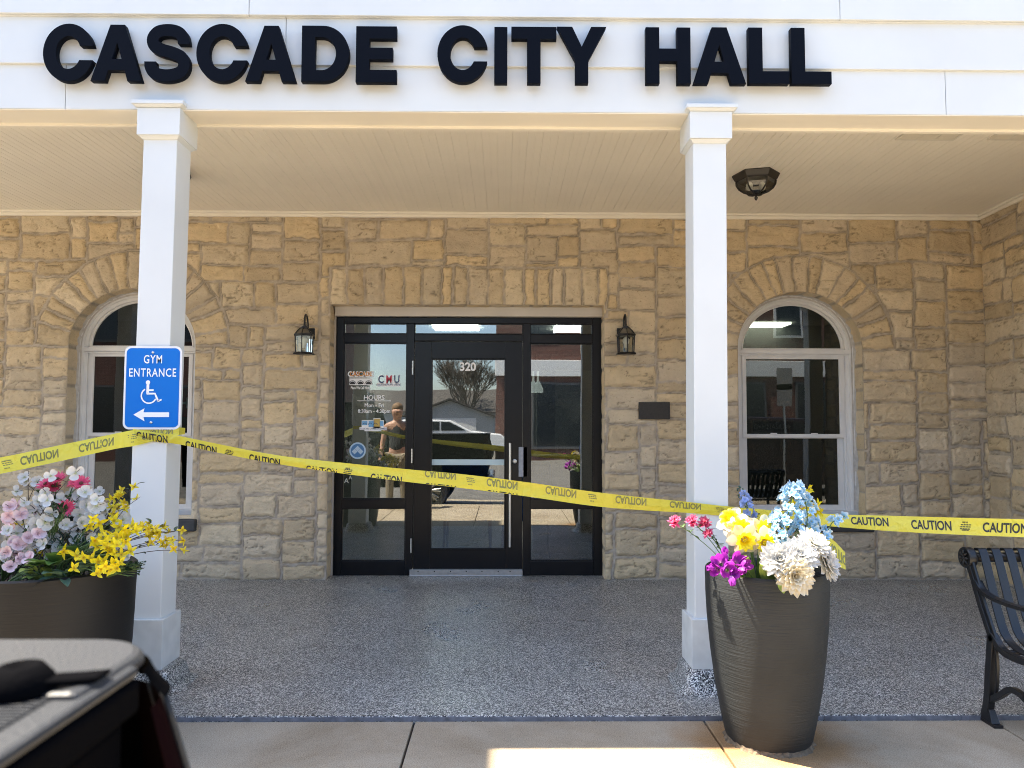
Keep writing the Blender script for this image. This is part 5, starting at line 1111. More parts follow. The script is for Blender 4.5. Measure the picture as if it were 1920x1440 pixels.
for (x, y) in ((105, 660), (180, 700), (120, 770), (140, 900), (190, 580), (340, 910), (400, 940), (70, 880)):
    flower('jonquil', 'small yellow bloom tucked between the pale pink dogwood', 'flower', 'small yellow blooms among the pink', LB(.2), at(*px4(x, y), PLY-.1), fyl[x % 2], toward(at(*px4(x, y), PLY), .2, .7), stem_g, .0018, 1, None, 0, .04)
def foliage(label, pts, leaves, base, dirs, n, s=(.7, 1.2), group=None, name='foliage_spray'):
    t = thing(name, base, label, 'foliage', group); m = MB()
    for i in range(n):
        p_ = pts[i % len(pts)]; e = at(*p_[:2], p_[2])+Vector((rnd.uniform(-.02, .02), rnd.uniform(-.02, .02), rnd.uniform(-.02, .02))); m.tube([base, base.lerp(e, .6)+Vector((0, 0, .02)), e], .0016, 5)
        place('leaf', leaves[i % len(leaves)], leafM(e, Vector(dirs)+Vector((rnd.uniform(-.9, .9), rnd.uniform(-.6, .3), rnd.uniform(-.5, .6))), rnd.uniform(*s)), t)
    m.build('stem', stem_g, t, smooth=True); return t
q = lambda x, y, d: (*px4(x, y), PLY+d)
foliage('broad green pointed leaves at the front rim under the yellow jonquils', [q(540, 1090, -.25), (*px4(560, 1150), PLY-.27), q(680, 960, -.2), q(620, 1130, -.25), q(470, 1090, -.25), q(780, 1120, -.22)], [m_leaf(.10, .032, .15, leaf_g), m_leaf(.09, .028, .1, leaf_b)], Vector((PLX+.02, PLY-.22, PZ+.73)), (0, -.5, .3), 14)
foliage('light lime green leaves at the front rim of the wide planter', [q(330, 1120, -.27), q(420, 1150, -.27), q(300, 1170, -.27), q(400, 1090, -.25)], [m_leaf(.06, .022, .2, leaf_l)], Vector((PLX-.06, PLY-.24, PZ+.73)), (0, -.4, .6), 14)
foliage('feathery dark green leaves in the middle of the white dogwood', [q(560, 580, -.16), q(540, 620, -.16), q(520, 540, -.14), q(590, 560, -.15), q(480, 440, -.05), q(720, 370, 0)], [m_leaf(.04, .008, .1, leaf_d)], Vector((PLX, PLY-.05, PZ+.75)), (0, -.3, .8), 40, (.7, 1.1))
foliage('blue green needle sprigs behind the yellow jonquils', [q(760, 830, -.12), q(720, 880, -.14), q(600, 830, -.1), q(790, 880, -.14), q(560, 860, -.12)], [m_leaf(.05, .006, .05, leaf_b)], Vector((PLX+.03, PLY-.1, PZ+.72)), (0, -.2, 1), 46, (.6, 1.1))
foliage('dark small leaved sprig at the right rim of the wide planter', [q(1200, 1080, -.18), q(1260, 1060, -.16), q(1300, 1080, -.15), q(1230, 1120, -.2), q(1180, 1110, -.2), q(1330, 1060, -.12)], [m_leaf(.02, .008, .1, leaf_d)], Vector((PLX+.26, PLY-.1, PZ+.72)), (.2, -.5, .4), 60, (.7, 1.2))
foliage('silvery grey stems with tiny white buds at the left of the wide planter', [q(100, 1010, -.22), q(250, 970, -.2), q(300, 960, -.2), q(60, 1040, -.22), q(200, 1060, -.22)], [m_leaf(.022, .003, .05, mat('silver_leaf', (.45, .47, .42), .6, var=.2))], Vector((PLX-.1, PLY-.18, PZ+.73)), (0, -.2, 1), 50, (.6, 1.3))
foliage('mixed green undergrowth filling the wide planter', [q(x, y, d) for x, y, d in ((200, 1150, -.1), (500, 1000, 0), (800, 900, 0), (650, 1000, -.1), (1000, 1000, -.1), (1150, 900, 0), (300, 900, 0), (900, 1080, -.2), (450, 800, .1), (700, 700, .1), (1000, 700, .1), (250, 780, .1))], [m_leaf(.07, .02, .2, leaf_d), m_leaf(.06, .02, .2, leaf_g), m_leaf(.06, .016, .2, leaf_b)], Vector((PLX, PLY, PZ+.70)), (0, -.3, .8), 60)

# ------------------------------------------------------------------ bench
BX0, BX1 = 2.335, 3.86; BZ = -.026
bench = thing('bench', (BX0, -3.4, BZ), 'black metal strap bench with scrolled end beside the stone wall', 'bench')
def bp_(x, pts): return [Vector((x, y, z)) for y, z in pts]
seatprof = smooth_path([(0, -3.065, .800), (0, -3.085, .812), (0, -3.115, .795), (0, -3.165, .66), (0, -3.215, .52), (0, -3.265, .43), (0, -3.36, .388), (0, -3.50, .392), (0, -3.60, .412), (0, -3.665, .410), (0, -3.70, .375), (0, -3.695, .345)], 5)
x = BX0+.045
while x < BX1-.03:
    MB().ribbon([(x, p.y, p.z+BZ) for p in seatprof], .041, .006).build('slat', black_metal, bench, smooth=False, auto=40); x += .0655
for z_, y_ in ((.765, -3.068), (.372, -3.60), (.365, -3.30)):
    MB().tube([(BX0, y_, z_+BZ), (BX1, y_, z_+BZ)], .012 if z_ < .7 else .024, 12).build('rail', black_metal, bench, smooth=True)
def bar(pts, wx, th, xc):
    P = smooth_path([(xc, y, z+BZ) for y, z in pts], 6); return P
for xe in (BX0, BX1):
    m = MB()
    back = bar([(-3.075, .745), (-3.115, .66), (-3.165, .55), (-3.215, .455), (-3.245, .40)], 0, 0, xe); m.ribbon(back, .032, .030)
    m.ribbon([p+Vector((-.004 if xe == BX0 else .004, -.012, .006)) for p in back], .012, .042)
    m.ribbon(bar([(-3.235, .43), (-3.32, .372), (-3.48, .372), (-3.60, .385), (-3.68, .36)], 0, 0, xe), .032, .030)
    m.ribbon(bar([(-3.235, .42), (-3.225, .34), (-3.21, .24), (-3.20, .15), (-3.185, .075), (-3.165, .02)], 0, 0, xe), .032, .042)
    m.ribbon(bar([(-3.245, .40), (-3.262, .32), (-3.258, .22), (-3.24, .13)], 0, 0, xe), .014, .012)
    m.ribbon(bar([(-3.62, .39), (-3.635, .30), (-3.62, .20), (-3.60, .11), (-3.625, .04), (-3.66, .012)], 0, 0, xe), .032, .036)
    m.ribbon(bar([(-3.185, .10), (-3.27, .155), (-3.36, .215), (-3.45, .205), (-3.54, .15), (-3.61, .09)], 0, 0, xe), .024, .026)
    for y_ in (-3.205, -3.66): m.box(xe-.022, y_-.055, BZ, xe+.022, y_+.055, BZ+.014)
    m.frustum(xe, -3.195, BZ+.0135, .02, .045, BZ+.07, .014, .018)
    # rolled scroll with a rosette at the top of the back
    sc_ = MB(); M_ = Matrix.Translation((xe, -3.06, .762+BZ)) @ Matrix.Rotation(R(90), 4, 'Y')
    sc_.lathe([(.0, -.018), (.036, -.018), (.042, -.020), (.050, -.020), (.053, -.014), (.053, .014), (.050, .020), (.042, .020), (.036, .018), (0, .018)], 32)
    for j in range(8):
        a = j*math.pi/4
        for z_ in (-.0205, .0205): sc_.tube([(.008*math.cos(a), .008*math.sin(a), z_), (.024*math.cos(a), .024*math.sin(a), z_*1.15), (.037*math.cos(a), .037*math.sin(a), z_)], [.003, .007, .003], 6)
    for z_ in (-.021, .021): sc_.sphere((0, 0, z_), .008, 8)
    sc_.xf(M_); o = len(m.v); m.v += sc_.v; m.a += sc_.a; m.f += [tuple(i+o for i in f) for f in sc_.f]
    m.build('end_frame', black_metal, bench, bevel=.004)
    MB().ribbon(bar([(-3.135, .66), (-3.17, .625), (-3.24, .605), (-3.36, .600), (-3.50, .605), (-3.62, .600), (-3.68, .57), (-3.685, .53), (-3.655, .515), (-3.64, .54)], 0, 0, xe), .036, .016).build('armrest', black_metal, bench, bevel=.004)
    MB().ribbon(bar([(-3.60, .585), (-3.575, .50), (-3.60, .43), (-3.62, .395)], 0, 0, xe), .024, .018).build('armrest_post', black_metal, bench, bevel=.003)

# ------------------------------------------------------------------ dark pickup in the foreground, its tail corner in view
truck_paint = mat('truck_black_paint', (.0025, .0025, .003), .5, spec=.05)
truck_plastic_lit = mat('truck_plastic_lit', (.020, .0215, .025), .45, bump=.3, bscale=300, spec=.3)  # cap's top: its sunlit tone is put into the colour
plastic_dark_shaded = mat('truck_plastic_dark_shaded', (.003, .003, .0035), .65, bump=.2, bscale=200, spec=.04)  # dark fittings, and the cap's sides with their shade put into the colour
tyre = mat('tyre_rubber', (.02, .02, .02), .85); rim_m = mat('rim_metal', (.35, .35, .34), .3, 1.0)
XT, YN, YW, ZT, GZ = -.262, -6.215, -8.15, 1.230, -.19
truck = thing('pickup_truck', (XT-2.8, -7.2, GZ), 'black pickup truck in the near corner, ribbed tailgate top and dark knob in view', 'pickup truck')
for m_ in (truck_paint, plastic_dark_shaded): m_.node_tree.nodes['Principled BSDF'].inputs['IOR'].default_value = 1.10
m = MB(); prof = [(YN-.012, ZT-.012), (YN+.004, ZT-.05), (YN+.028, ZT-.14), (YN+.045, ZT-.30), (YN+.045, ZT-.55), (YN+.02, ZT-.80), (YN-.12, ZT-.86)]
def loft(m, xs_, tuck):
    k = len(prof); vs = []
    for x_, dx in xs_: vs += [(x_, y-dx, z) for y, z in prof]
    m.add(vs, [(i*k+j, i*k+j+1, (i+1)*k+j+1, (i+1)*k+j) for i in range(len(xs_)-1) for j in range(k-1)])
loft(m, [(XT-5.5, .10), (XT-5.3, .02), (XT-.9, 0), (XT-.20, 0), (XT-.05, .012), (XT-.018, .03)], 0)
m.box(XT-5.5, YW+.02, .26, XT-.10, YN-.045, ZT-.06); m.box(XT-5.5, YN-.13, .40, XT-.10, YN-.02, ZT-.014); m.box(XT-5.5, YW, .4, XT-.1, YW+.1, ZT-.014)
body = m.build('truck_body', truck_paint, truck, auto=50)
cab = [(XT-2.05, ZT-.02), (XT-2.22, 1.72), (XT-2.45, 1.80), (XT-3.5, 1.80), (XT-4.25, ZT+.02), (XT-4.3, ZT-.02)]
MB().prism([(x_, z) for x_, z in cab], YN-.20, YW+.20).build('cab', truck_paint, truck, bevel=.05)
for y in (YN-.196, YW+.196):
    s = 1 if y > -7 else -1
    for a_, b_, c_, d_ in ((XT-2.30, XT-3.02, XT-2.42, XT-3.02), (XT-3.08, XT-4.02, XT-3.08, XT-3.52)): MB().prism([(a_, ZT+.06), (b_, ZT+.06), (d_, 1.71), (c_, 1.71)], y, y+.006*s).build('side_window', mat('truck_glass', (.012, .014, .016), .05), truck)
MB().box(XT-2.0, YW+.12, ZT-.05, XT-.13, YN-.14, ZT-.018).build('bed_cover', plastic_dark_shaded, truck, bevel=.01)
# tailgate: plastic cap with ribs, corner piece, recessed face
tg = MB(); tg.box(XT-.075, YW+.13, .55, XT-.007, YN-.068, ZT-.040)
gate = tg.build('tailgate', truck_paint, truck, bevel=.006)
cap = MB(); cap.box(XT-.13, YW+.12, ZT-.0125, XT, YN-.062, ZT-.004); cap.build('tailgate_cap', truck_plastic_lit, gate, bevel=.006)
rb = MB(); y = YN-.105
while y > YN-.36: rb.box(XT-.095, y-.0022, ZT-.006, XT-.022, y, ZT-.0022); y -= .0048
rb.build('cap_rib', truck_plastic_lit, gate)
pl_ = MB().box(XT-.12, YW+.13, ZT-.037, XT+.0015, YN-.063, ZT-.0132); pl_.build('cap_lip', plastic_dark_shaded, gate, bevel=.004)
rail = MB(); q_ = [(XT-1.95, YN-.13), (XT-1.95, YN-.004)]+[(XT-.055+.052*math.sin(R(a)), YN-.056+.052*math.cos(R(a))) for a in range(0, 91, 10)]+[(XT-.003, YN-.13)]
n = len(q_); rail.add([(x_, y_, ZT-.010) for x_, y_ in q_]+[(x_-.004*(x_ > XT-.1), y_-.004, ZT) for x_, y_ in q_], [tuple(range(n)), tuple(range(2*n-1, n-1, -1))]+[(i, (i+1) % n, (i+1) % n+n, i+n) for i in range(n)])
rail.build('bed_rail_cap', truck_plastic_lit, body, bevel=.006)
co = MB(); q_ = [(XT-.055+.053*math.sin(R(a)), YN-.056+.053*math.cos(R(a))) for a in range(10, 91, 8)]; n = len(q_)
vs = []
for z, g_ in ((ZT-.0105, .0005), (ZT-.02, .004), (ZT-.034, .012)): vs += [(x_+g_, y_+g_, z) for x_, y_ in q_]
co.add(vs, [(i*n+j, i*n+j+1, (i+1)*n+j+1, (i+1)*n+j) for i in range(2) for j in range(n-1)]); co.build('corner_cap', plastic_dark_shaded, body, smooth=True)
tl_ = MB(); vs = []; zs_ = [ZT-.036-.022*i for i in range(20)]
def flare(i): return .012+.30*.022*i if i < 4 else .0384+.03*math.sin(min(1, (i-4)/8)*1.57)
for i, z in enumerate(zs_):
    g_ = flare(i); vs += [(XT-.055+(.050)*math.sin(R(a))+g_*.95*math.sin(R(a)), YN-.056+.050*math.cos(R(a))+g_*math.cos(R(a)), z) for a in range(-20, 96, 8)]
k = len(range(-20, 96, 8)); tl_.add(vs, [(i*k+j, i*k+j+1, (i+1)*k+j+1, (i+1)*k+j) for i in range(len(zs_)-1) for j in range(k-1)])
tm_ = mat('tail_light_smoked', (.006, .002, .0025), .6, spec=.04, var=.2); tm_.node_tree.nodes['Principled BSDF'].inputs['IOR'].default_value = 1.12
tl_.build('tail_light', mat('tail_light_smoked', (.006, .002, .0025), .6, spec=.04), body, smooth=True)
li = MB()
for a in (34, 60):
    li.tube([(XT-.055+(.052+.95*flare(i))*math.sin(R(a)), YN-.056+(.052+flare(i))*math.cos(R(a)), z) for i, z in enumerate(zs_)], .003, 6)
li.build('light_trim', truck_plastic_lit, body, smooth=True)
kx, ky = atz(50, 1262, ZT+.01).xy
kn = MB(); kn.lathe([(0, .0), (.021, .0), (.022, .005), (.019, .012), (.013, .019), (.009, .0195), (.004, .014), (0, .013)], 28, (kx-.004, ky, ZT-.004)); kn.build('cap_knob', plastic_dark_shaded, gate, smooth=True)
hd_ = MB().ribbon([(kx+.008, ky-.002, ZT+.006), (kx+.026, ky+.012, ZT+.003), (kx+.038, ky+.023, ZT+.001)], .020, .004, (0, 1, 0)); hd_.build('knob_lever', plastic_dark_shaded, gate, bevel=.002)
def wheel(x_, y_, s):
    M_ = Matrix.Translation((x_, y_, GZ+.41)) @ Matrix.Rotation(R(90), 4, 'X'); wm = MB().lathe([(.27, -.12), (.38, -.13), (.41, -.09), (.41, .09), (.38, .13), (.27, .12)], 40).xf(M_); w_ = wm.build('wheel', tyre, truck, smooth=True, auto=50)
    r_ = MB().lathe([(.275, .115), (.28, .09), (.25, .02), (0, .02)], 36)
    r2 = MB().lathe([(.275, -.115), (.28, -.09), (.25, -.02), (0, -.02)], 36)
    for j in range(10):
        a = j*math.pi/5; 
        for da in (-.1, .1): r_.tube([(.04*math.cos(a), .04*math.sin(a), -.08*s), (.265*math.cos(a+da), .265*math.sin(a+da), -.105*s)], .016, 6)
    r_.lathe([(0, -.10*s), (.06, -.09*s), (.07, -.06*s)], 20); r_.v += []; r_.xf(M_); o = r_.build('rim', rim_m, w_, auto=40)
for x_ in (XT-1.12, XT-4.65): wheel(x_, YN-.09, 1); wheel(x_, YW+.12, -1)
for x_ in (XT-1.12, XT-4.65): pass
MB().box(XT-.10, YW+.1, .30, XT+.10, YN-.10, .48).build('rear_bumper', mat('bumper_chrome', (.5, .5, .5), .2, 1.0), truck, bevel=.03)

# ------------------------------------------------------------------ across the street (seen in the glass)
siding = mat('pale_siding', (.40, .41, .40), .7); roof_m = mat('asphalt_shingle', (.07, .062, .055), .9, var=.3, vscale=8); wtrim = mat('white_paint', (.75, .75, .73), .5); dglass = mat('dark_pane', (.02, .025, .03), .08)
def gable_house(x0, x1, y0, y1, ze, zr, label, gable_front=True, door=False):
    t = thing('house' if not door else 'garage', ((x0+x1)/2, y0, -.19), label, 'house' if not door else 'garage'); xm = (x0+x1)/2; ym = (y0+y1)/2
    m = MB().box(x0, y0, -.2, x1, y1, ze)
    if gable_front: m.add([(x0, y1, ze), (x1, y1, ze), (xm, y1, zr), (x0, y0, ze), (x1, y0, ze), (xm, y0, zr)], [(0, 1, 2), (5, 4, 3)])
    m.build('wall', siding, t); r = MB(); e = .35
    if gable_front: P = [(x0-e, ze-.12), (xm, zr+.05), (x1+e, ze-.12), (x1+e, ze), (xm, zr+.2), (x0-e, ze)]; r.prism(P, y0-e, y1+e)
    else:
        P = [(y0-e, ze-.1), (ym, zr), (y1+e, ze-.1), (y1+e, ze), (ym, zr+.15), (y0-e, ze)]; nn = len(P); r.add([(x0-e, y, z) for y, z in P]+[(x1+e, y, z) for y, z in P], [tuple(range(nn)), tuple(range(2*nn-1, nn-1, -1))]+[(i, i+nn, (i+1) % nn+nn, (i+1) % nn) for i in range(nn)])
    r.build('roof', roof_m, t)
    if door: MB().box(xm-2.4, y1, -.19, xm+2.4, y1+.04, 2.0).build('garage_door', wtrim, t)
    return t
gable_house(-8.8, -.9, -68, -60, 2.15, 3.55, 'white garage with a low gable across the street, mirrored in the glass door', True, True)
gable_house(-16, 6, -86, -74, 2.8, 5.2, 'long low house with dark roof behind the white garage', False)
bt = thing('brick_building', (8, -34, -.19), 'two storey red brick building with white bands across the street', 'building')
MB().box(-.35, -44, -.2, 19, -26, 9.5).build('wall', brick, bt)
bd_ = MB().box(-.42, -26.0, 3.55, 19.05, -25.86, 4.25); bd_.box(-.45, -26, 9.3, 19.1, -25.8, 9.7); bd_.build('cornice', wtrim, bt, bevel=.02)
for k in range(5):
    x_ = 1.0+k*3.7; f_ = MB().box(x_, -25.99, 5.3, x_+1.3, -25.93, 7.5).build('window', wtrim, bt); MB().box(x_+.1, -25.95, 5.4, x_+1.2, -25.92, 7.4).build('pane', dglass, f_)
for k in range(3):
    x_ = 1.2+k*5.9; f_ = MB().box(x_, -25.99, .3, x_+4.6, -25.93, 3.3).build('shop_window', mat('shop_frame', (.10, .10, .10), .5), bt); MB().box(x_+.1, -25.95, .45, x_+4.5, -25.92, 3.2).build('pane', dglass, f_)
b2_ = thing('brick_building', (-18, -32, -.19), 'taller dark brick building at the far left across the street', 'building')
MB().box(-27, -40, -.2, -9.4, -24, 9.0).build('wall', brick, b2_)
MB().box(-27.1, -40.1, 8.8, -9.3, -23.9, 9.3).build('cornice', wtrim, b2_, bevel=.02)
for k in range(4):
    for z_ in (.8, 4.8):
        x_ = -25.5+k*4; f_ = MB().box(x_, -23.99, z_, x_+1.5, -23.93, z_+2.2).build('window', MATS['shop_frame'], b2_); MB().box(x_+.1, -23.95, z_+.1, x_+1.4, -23.92, z_+2.1).build('pane', dglass, f_)
def bare_tree(x0, y0, H, sd, label):
    rr = random.Random(sd); t = thing('bare_tree', (x0, y0, -.19), label, 'tree'); tr = MB(); tw = MB()
    def grow(p, d, L, r_, lv):
        q = p+d*L; mid = p.lerp(q, .5)+Vector((rr.uniform(-1, 1), rr.uniform(-1, 1), 0))*L*.06
        (tr if lv < 3 else tw).tube([p, mid, q], [r_, r_*.85, r_*.65], 6 if lv < 3 else 3, False)
        if lv >= 6: return
        for k in range(3 if lv < 4 else 4):
            a = rr.uniform(.25, .75); ax = Vector((rr.uniform(-1, 1), rr.uniform(-1, 1), rr.uniform(-.3, .5))).normalized(); nd = (d*math.cos(a)+ax*math.sin(a)+Vector((0, 0, .1))).normalized(); grow(p.lerp(q, rr.uniform(.55, 1)), nd, L*rr.uniform(.6, .82), max(.012, r_*.62), lv+1)
    for q_ in range(4): grow(Vector((x0+rr.uniform(-.25, .25), y0+rr.uniform(-.25, .25), -.2)), Vector((rr.uniform(-.35, .35), rr.uniform(-.3, .3), 1)).normalized(), H*.27, H*.011, 0)
    bk = mat('grey_bark', (.10, .08, .06), .9, var=.3)
    tr.build('trunk', bk, t, smooth=True); tw.build('twigs', bk, t); return t
bare_tree(-3.6, -72, 12.5, 4, 'bare spreading tree mirrored in the glass door above the garage')
bare_tree(-13, -46, 6.5, 9, 'smaller bare tree beyond the parked truck, mirrored in the left pane')
# white car beyond the truck
car = thing('white_car', (-4.2, -25, -.19), 'white sport utility car parked across the street, mirrored in the door', 'car'); cp_ = mat('car_white_paint', (.75, .75, .74), .25, coat=.5)
P = [(-5.0, .25), (-5.05, .95), (-4.8, 1.02), (-4.55, 1.50), (-4.2, 1.56), (-2.5, 1.54), (-1.6, 1.05), (-.35, .92), (-.1, .70), (-.1, .25)]
P = [(a+.25, b+.06) for a, b in P]
MB().prism(P, -26.0, -24.2).build('body', cp_, car, bevel=.06)
for a_ in ([(-4.62, 1.08), (-4.42, 1.44), (-3.75, 1.47), (-3.75, 1.08)], [(-3.68, 1.08), (-3.68, 1.47), (-2.95, 1.46), (-2.95, 1.08)], [(-2.88, 1.08), (-2.88, 1.46), (-2.52, 1.45), (-1.85, 1.08)]): MB().prism([(u+.25, v+.06) for u, v in a_], -24.205, -24.185).build('side_window', dglass, car)
for x_ in (-3.95, -.75):
    for y_ in (-24.28, -25.92): MB().lathe([(0, -.1), (.30, -.1), (.34, -.06), (.34, .06), (.30, .1), (0, .1)], 28).xf(Matrix.Translation((x_, y_, .15)) @ Matrix.Rotation(R(90), 4, 'X')).build('wheel', tyre, car, auto=40)
# dark car added out of view at the right to keep the lower half of the right window dark
dcar = thing('added_dark_car', (6.6, -10.2, -.19), 'dark brown car added out of view to darken the right window', 'car'); dp_ = mat('car_brown_paint', (.022, .014, .011), .3, coat=.4)
P = [(4.0, .05), (3.95, .80), (4.2, .95), (4.7, 1.50), (5.1, 1.58), (7.1, 1.56), (7.9, 1.02), (9.0, .90), (9.2, .66), (9.2, .05)]
MB().prism(P, -11.2, -9.4).build('body', dp_, dcar, bevel=.06)
for a_ in ([(4.45, 1.06), (4.78, 1.45), (5.45, 1.48), (5.45, 1.06)], [(5.55, 1.06), (5.55, 1.48), (6.3, 1.47), (6.3, 1.06)], [(6.4, 1.06), (6.4, 1.47), (7.0, 1.46), (7.6, 1.06)]): MB().prism(a_, -9.405, -9.385).build('side_window', dglass, dcar)
for x_ in (4.9, 8.3):
    for y_ in (-9.48, -11.12): MB().lathe([(0, -.1), (.30, -.1), (.34, -.06), (.34, .06), (.30, .1), (0, .1)], 28).xf(Matrix.Translation((x_, y_, .15)) @ Matrix.Rotation(R(90), 4, 'X')).build('wheel', tyre, dcar, auto=40)
# road sign post, its back mirrored in the right window
ps = thing('sign_post', (5.85, -8.3, -.05), 'steel post with grey backed road signs, mirrored in the right window', 'sign post')
MB().box(5.83, -8.32, -.2, 5.87, -8.28, 2.55).build('post', steel, ps)
for z_, rz in ((2.02, 0), (2.36, .3)):
    o = MB().prism(rrect(5.85, z_, .155, .23, .03), -8.275, -8.270).build('sign_plate', mat('sign_back', (.28, .28, .28), .5, .4), ps)

# ------------------------------------------------------------------ person by the truck (seen in the glass)
skin = mat('skin', (.52, .30, .21), .5); cloth_d = mat('charcoal_cloth', (.03, .03, .032), .85); khaki = mat('khaki_cloth', (.25, .21, .15), .85); hair_m = mat('light_brown_hair', (.20, .12, .06), .7, bump=.5, bscale=80)
def skinned(name, pts, edges, radii, m, parent, M=None, lv=2):
    me = bpy.data.meshes.new(name); me.from_pydata([tuple(p) for p in pts], edges, []); me.materials.append(m); o = bpy.data.objects.new(name, me); COL.objects.link(o)
    o.modifiers.new('skin', 'SKIN'); sk = me.skin_vertices.new() if hasattr(me.skin_vertices, 'new') and not me.skin_vertices else None
    lay = me.skin_vertices[0].data
    for i, r_ in enumerate(radii): lay[i].radius = r_ if isinstance(r_, tuple) else (r_, r_)
    lay[0].use_root = True; s = o.modifiers.new('sub', 'SUBSURF'); s.levels = lv; s.render_levels = lv
    o.parent = parent; o.matrix_parent_inverse = world_of(parent).inverted(); return o
px_, py_, pz_ = -1.80, -5.45, -.03
man = thing('person', (px_, py_, pz_), 'person in a sleeveless charcoal top and khaki trousers, mirrored in the left pane', 'person')
def Pm(x_, y_, z_): return Vector((px_+x_, py_+y_, pz_+z_))
pts = [Pm(0, 0, .93), Pm(0, .01, 1.10), Pm(0, .0, 1.28), Pm(0, -.01, 1.42), Pm(0, .005, 1.49), Pm(0, .02, 1.60), Pm(0, .015, 1.70), Pm(-.19, 0, 1.39), Pm(-.25, .0, 1.12), Pm(-.27, .05, .88), Pm(-.275, .07, .80), Pm(.19, 0, 1.39), Pm(.26, .01, 1.13), Pm(.24, .14, .95), Pm(.22, .20, .90), Pm(-.09, 0, .86), Pm(-.11, .02, .50), Pm(-.12, -.01, .10), Pm(-.13, .10, .04), Pm(.09, 0, .86), Pm(.12, .02, .50), Pm(.14, -.01, .10), Pm(.16, .10, .04)]
ed_ = [(0, 1), (1, 2), (2, 3), (3, 4), (4, 5), (5, 6), (3, 7), (7, 8), (8, 9), (9, 10), (3, 11), (11, 12), (12, 13), (13, 14), (0, 15), (15, 16), (16, 17), (17, 18), (0, 19), (19, 20), (20, 21), (21, 22)]
rd_ = [.13, (.135, .10), (.15, .11), (.13, .09), .060, (.105, .125), (.125, .145), .058, .042, .034, .036, .058, .042, .034, .036, .095, .062, .045, .04, .095, .062, .045, .04]
skinned('body', pts, ed_, rd_, skin, man)
skinned('vest', [pts[0]+Vector((0, 0, .02)), pts[1], pts[2], Pm(0, -.01, 1.44), Pm(-.16, 0, 1.43), Pm(.16, 0, 1.43)], [(0, 1), (1, 2), (2, 3), (3, 4), (3, 5)], [(.155, .13), (.155, .118), (.17, .128), (.16, .115), .085, .085], cloth_d, man)
skinned('trousers', [pts[0], pts[15], pts[16], pts[17], pts[19], pts[20], pts[21]], [(0, 1), (1, 2), (2, 3), (0, 4), (4, 5), (5, 6)], [.145, .112, .078, .066, .112, .078, .066], khaki, man)
hm = MB().sphere(Pm(0, -.012, 1.705), .112, 16, sx=.90, sy=1.04, sz=.86); hm.build('hair', hair_m, man, smooth=True)
fc = MB()
fc.sphere(Pm(-.032, .108, 1.645), .011, 8); fc.sphere(Pm(.032, .108, 1.645), .011, 8); fc.build('eye', mat('eye_dark', (.03, .02, .02), .2), man)

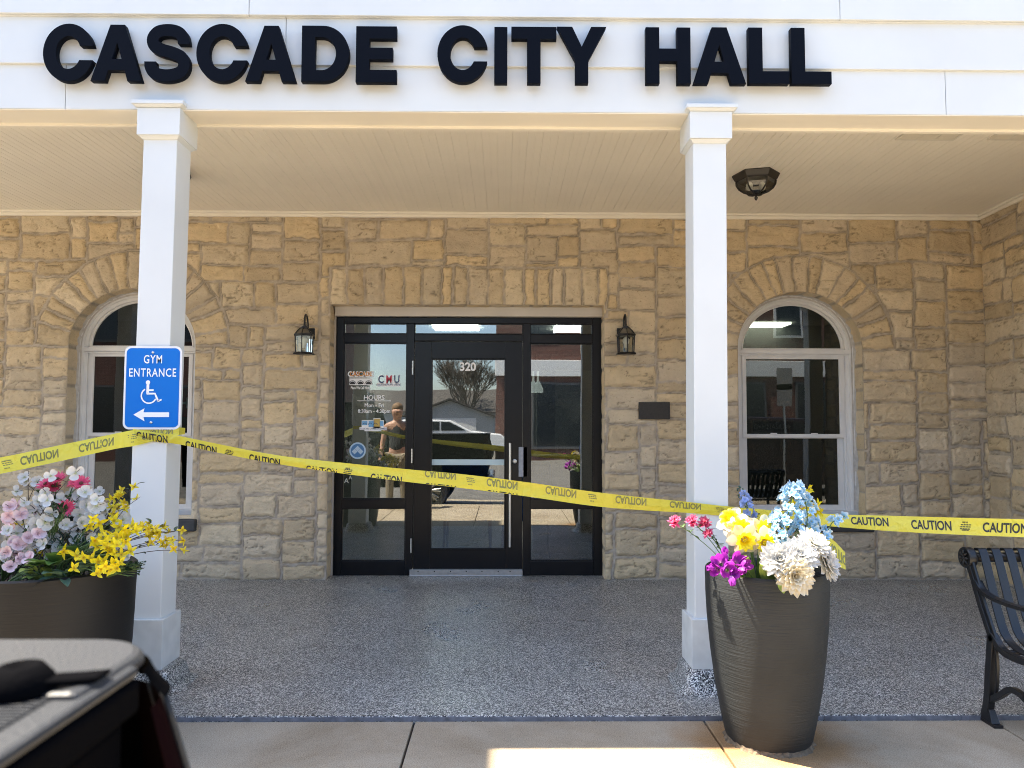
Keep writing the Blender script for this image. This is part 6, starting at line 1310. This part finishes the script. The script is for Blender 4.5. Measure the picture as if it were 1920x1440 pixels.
# ------------------------------------------------------------------ things inside, behind the glass
blue_f = mat('blue_upholstery', (.03, .15, .52), .7, var=.2, vscale=30)
def chair(x_, y_, label):
    t = thing('blue_chair', (x_, y_, .002), label, 'chair', None)
    MB().box(x_-.26, y_-.25, .40, x_+.26, y_+.25, .48).build('seat', blue_f, t, bevel=.03)
    MB().box(x_-.26, y_-.30, .44, x_+.26, y_-.23, 1.02).build('backrest', blue_f, t, bevel=.03)
    for sx in (-.24, .24):
        for sy in (-.26, .22): MB().tube([(x_+sx, y_+sy, .002), (x_+sx*.95, y_+sy, .42)], .014, 8).build('leg', black_metal, t)
c0_ = at(878, 930, 1.15); chair(c0_.x, 1.15, 'dark blue upholstered chair behind the glass door, left of two'); chair(c0_.x+.60, 1.15, 'dark blue upholstered chair behind the glass door, right of two')
for px in (1000, 1009):
    p = at(px, 724, 1.6); t = thing('pendant_lamp', (p.x, p.y, p.z), 'small white pendant lamp inside, '+('left' if px == 1000 else 'right')+' of a pair behind the right pane', 'pendant lamp', 'pendant lamps inside')
    MB().lathe([(.010, .17), (.012, .06), (.030, .03), (.055, -.03), (.058, -.07), (.05, -.07)], 20, tuple(p)).build('lamp_shade', mat('lamp_shade_white', (.8, .8, .78), .4, emit=.25), t, smooth=True)
    MB().tube([(p.x, p.y, p.z+.16), (p.x, p.y, 2.72)], .003, 6).build('cord', black_metal, t)
p = at(1012, 890, 1.5); ct = thing('counter', (p.x, 1.5, .002), 'pale grey service counter inside behind the right pane', 'counter')
MB().box(.32, 1.35, .002, .70, 1.75, 1.02).build('counter_body', mat('counter_grey', (.34, .34, .33), .6), ct, bevel=.005); MB().box(.29, 1.31, 1.02, .72, 1.79, 1.06).build('counter_top', mat('counter_top', (.5, .5, .5), .3), ct, bevel=.005)
a_, b_ = at(1413, 810, 1.3), at(1488, 790, 1.3)
gs = thing('wall_sign', ((a_.x+b_.x)/2, 1.3, a_.z), 'dark GYMNASIUM sign with an arrow, faint behind the right window', 'sign')
MB().box(a_.x, 1.3, a_.z, b_.x, 1.32, b_.z).build('sign_board', mat('sign_board_dark', (.05, .052, .045), .6), gs, bevel=.003)
mm = MB(); flat_text(mm, 'GYMNASIUM', ((a_.x*.56+b_.x*.44), 1.299, (a_.z+b_.z)/2), .055, .001, .9, y=1.298); zc = (a_.z+b_.z)/2; xr = b_.x-.03; mm.add([(xr-.06, 1.298, zc-.006), (xr-.03, 1.298, zc-.006), (xr-.03, 1.298, zc-.022), (xr, 1.298, zc), (xr-.03, 1.298, zc+.022), (xr-.03, 1.298, zc+.006), (xr-.06, 1.298, zc+.006)], [tuple(range(7))]); mm.build('sign_lettering', mat('sign_board_letter', (.20, .20, .17), .6), gs)
a_, b_ = at(332, 782, .5), at(358, 728, .5); rs = thing('red_sign', (a_.x, .5, a_.z), 'red sign with a white letter H just inside the left window', 'sign')
MB().box(a_.x-.10, .5, a_.z, b_.x, .52, b_.z).build('sign_board', mat('sign_red', (.42, .015, .025), .4), rs); mm = MB(); flat_text(mm, 'H', ((a_.x+b_.x)/2, .499, (a_.z*.5+b_.z*.5)), .10, .006, 1.0, y=.498); mm.build('sign_lettering', mat('sign_white_letter', (.75, .72, .72), .5), rs)
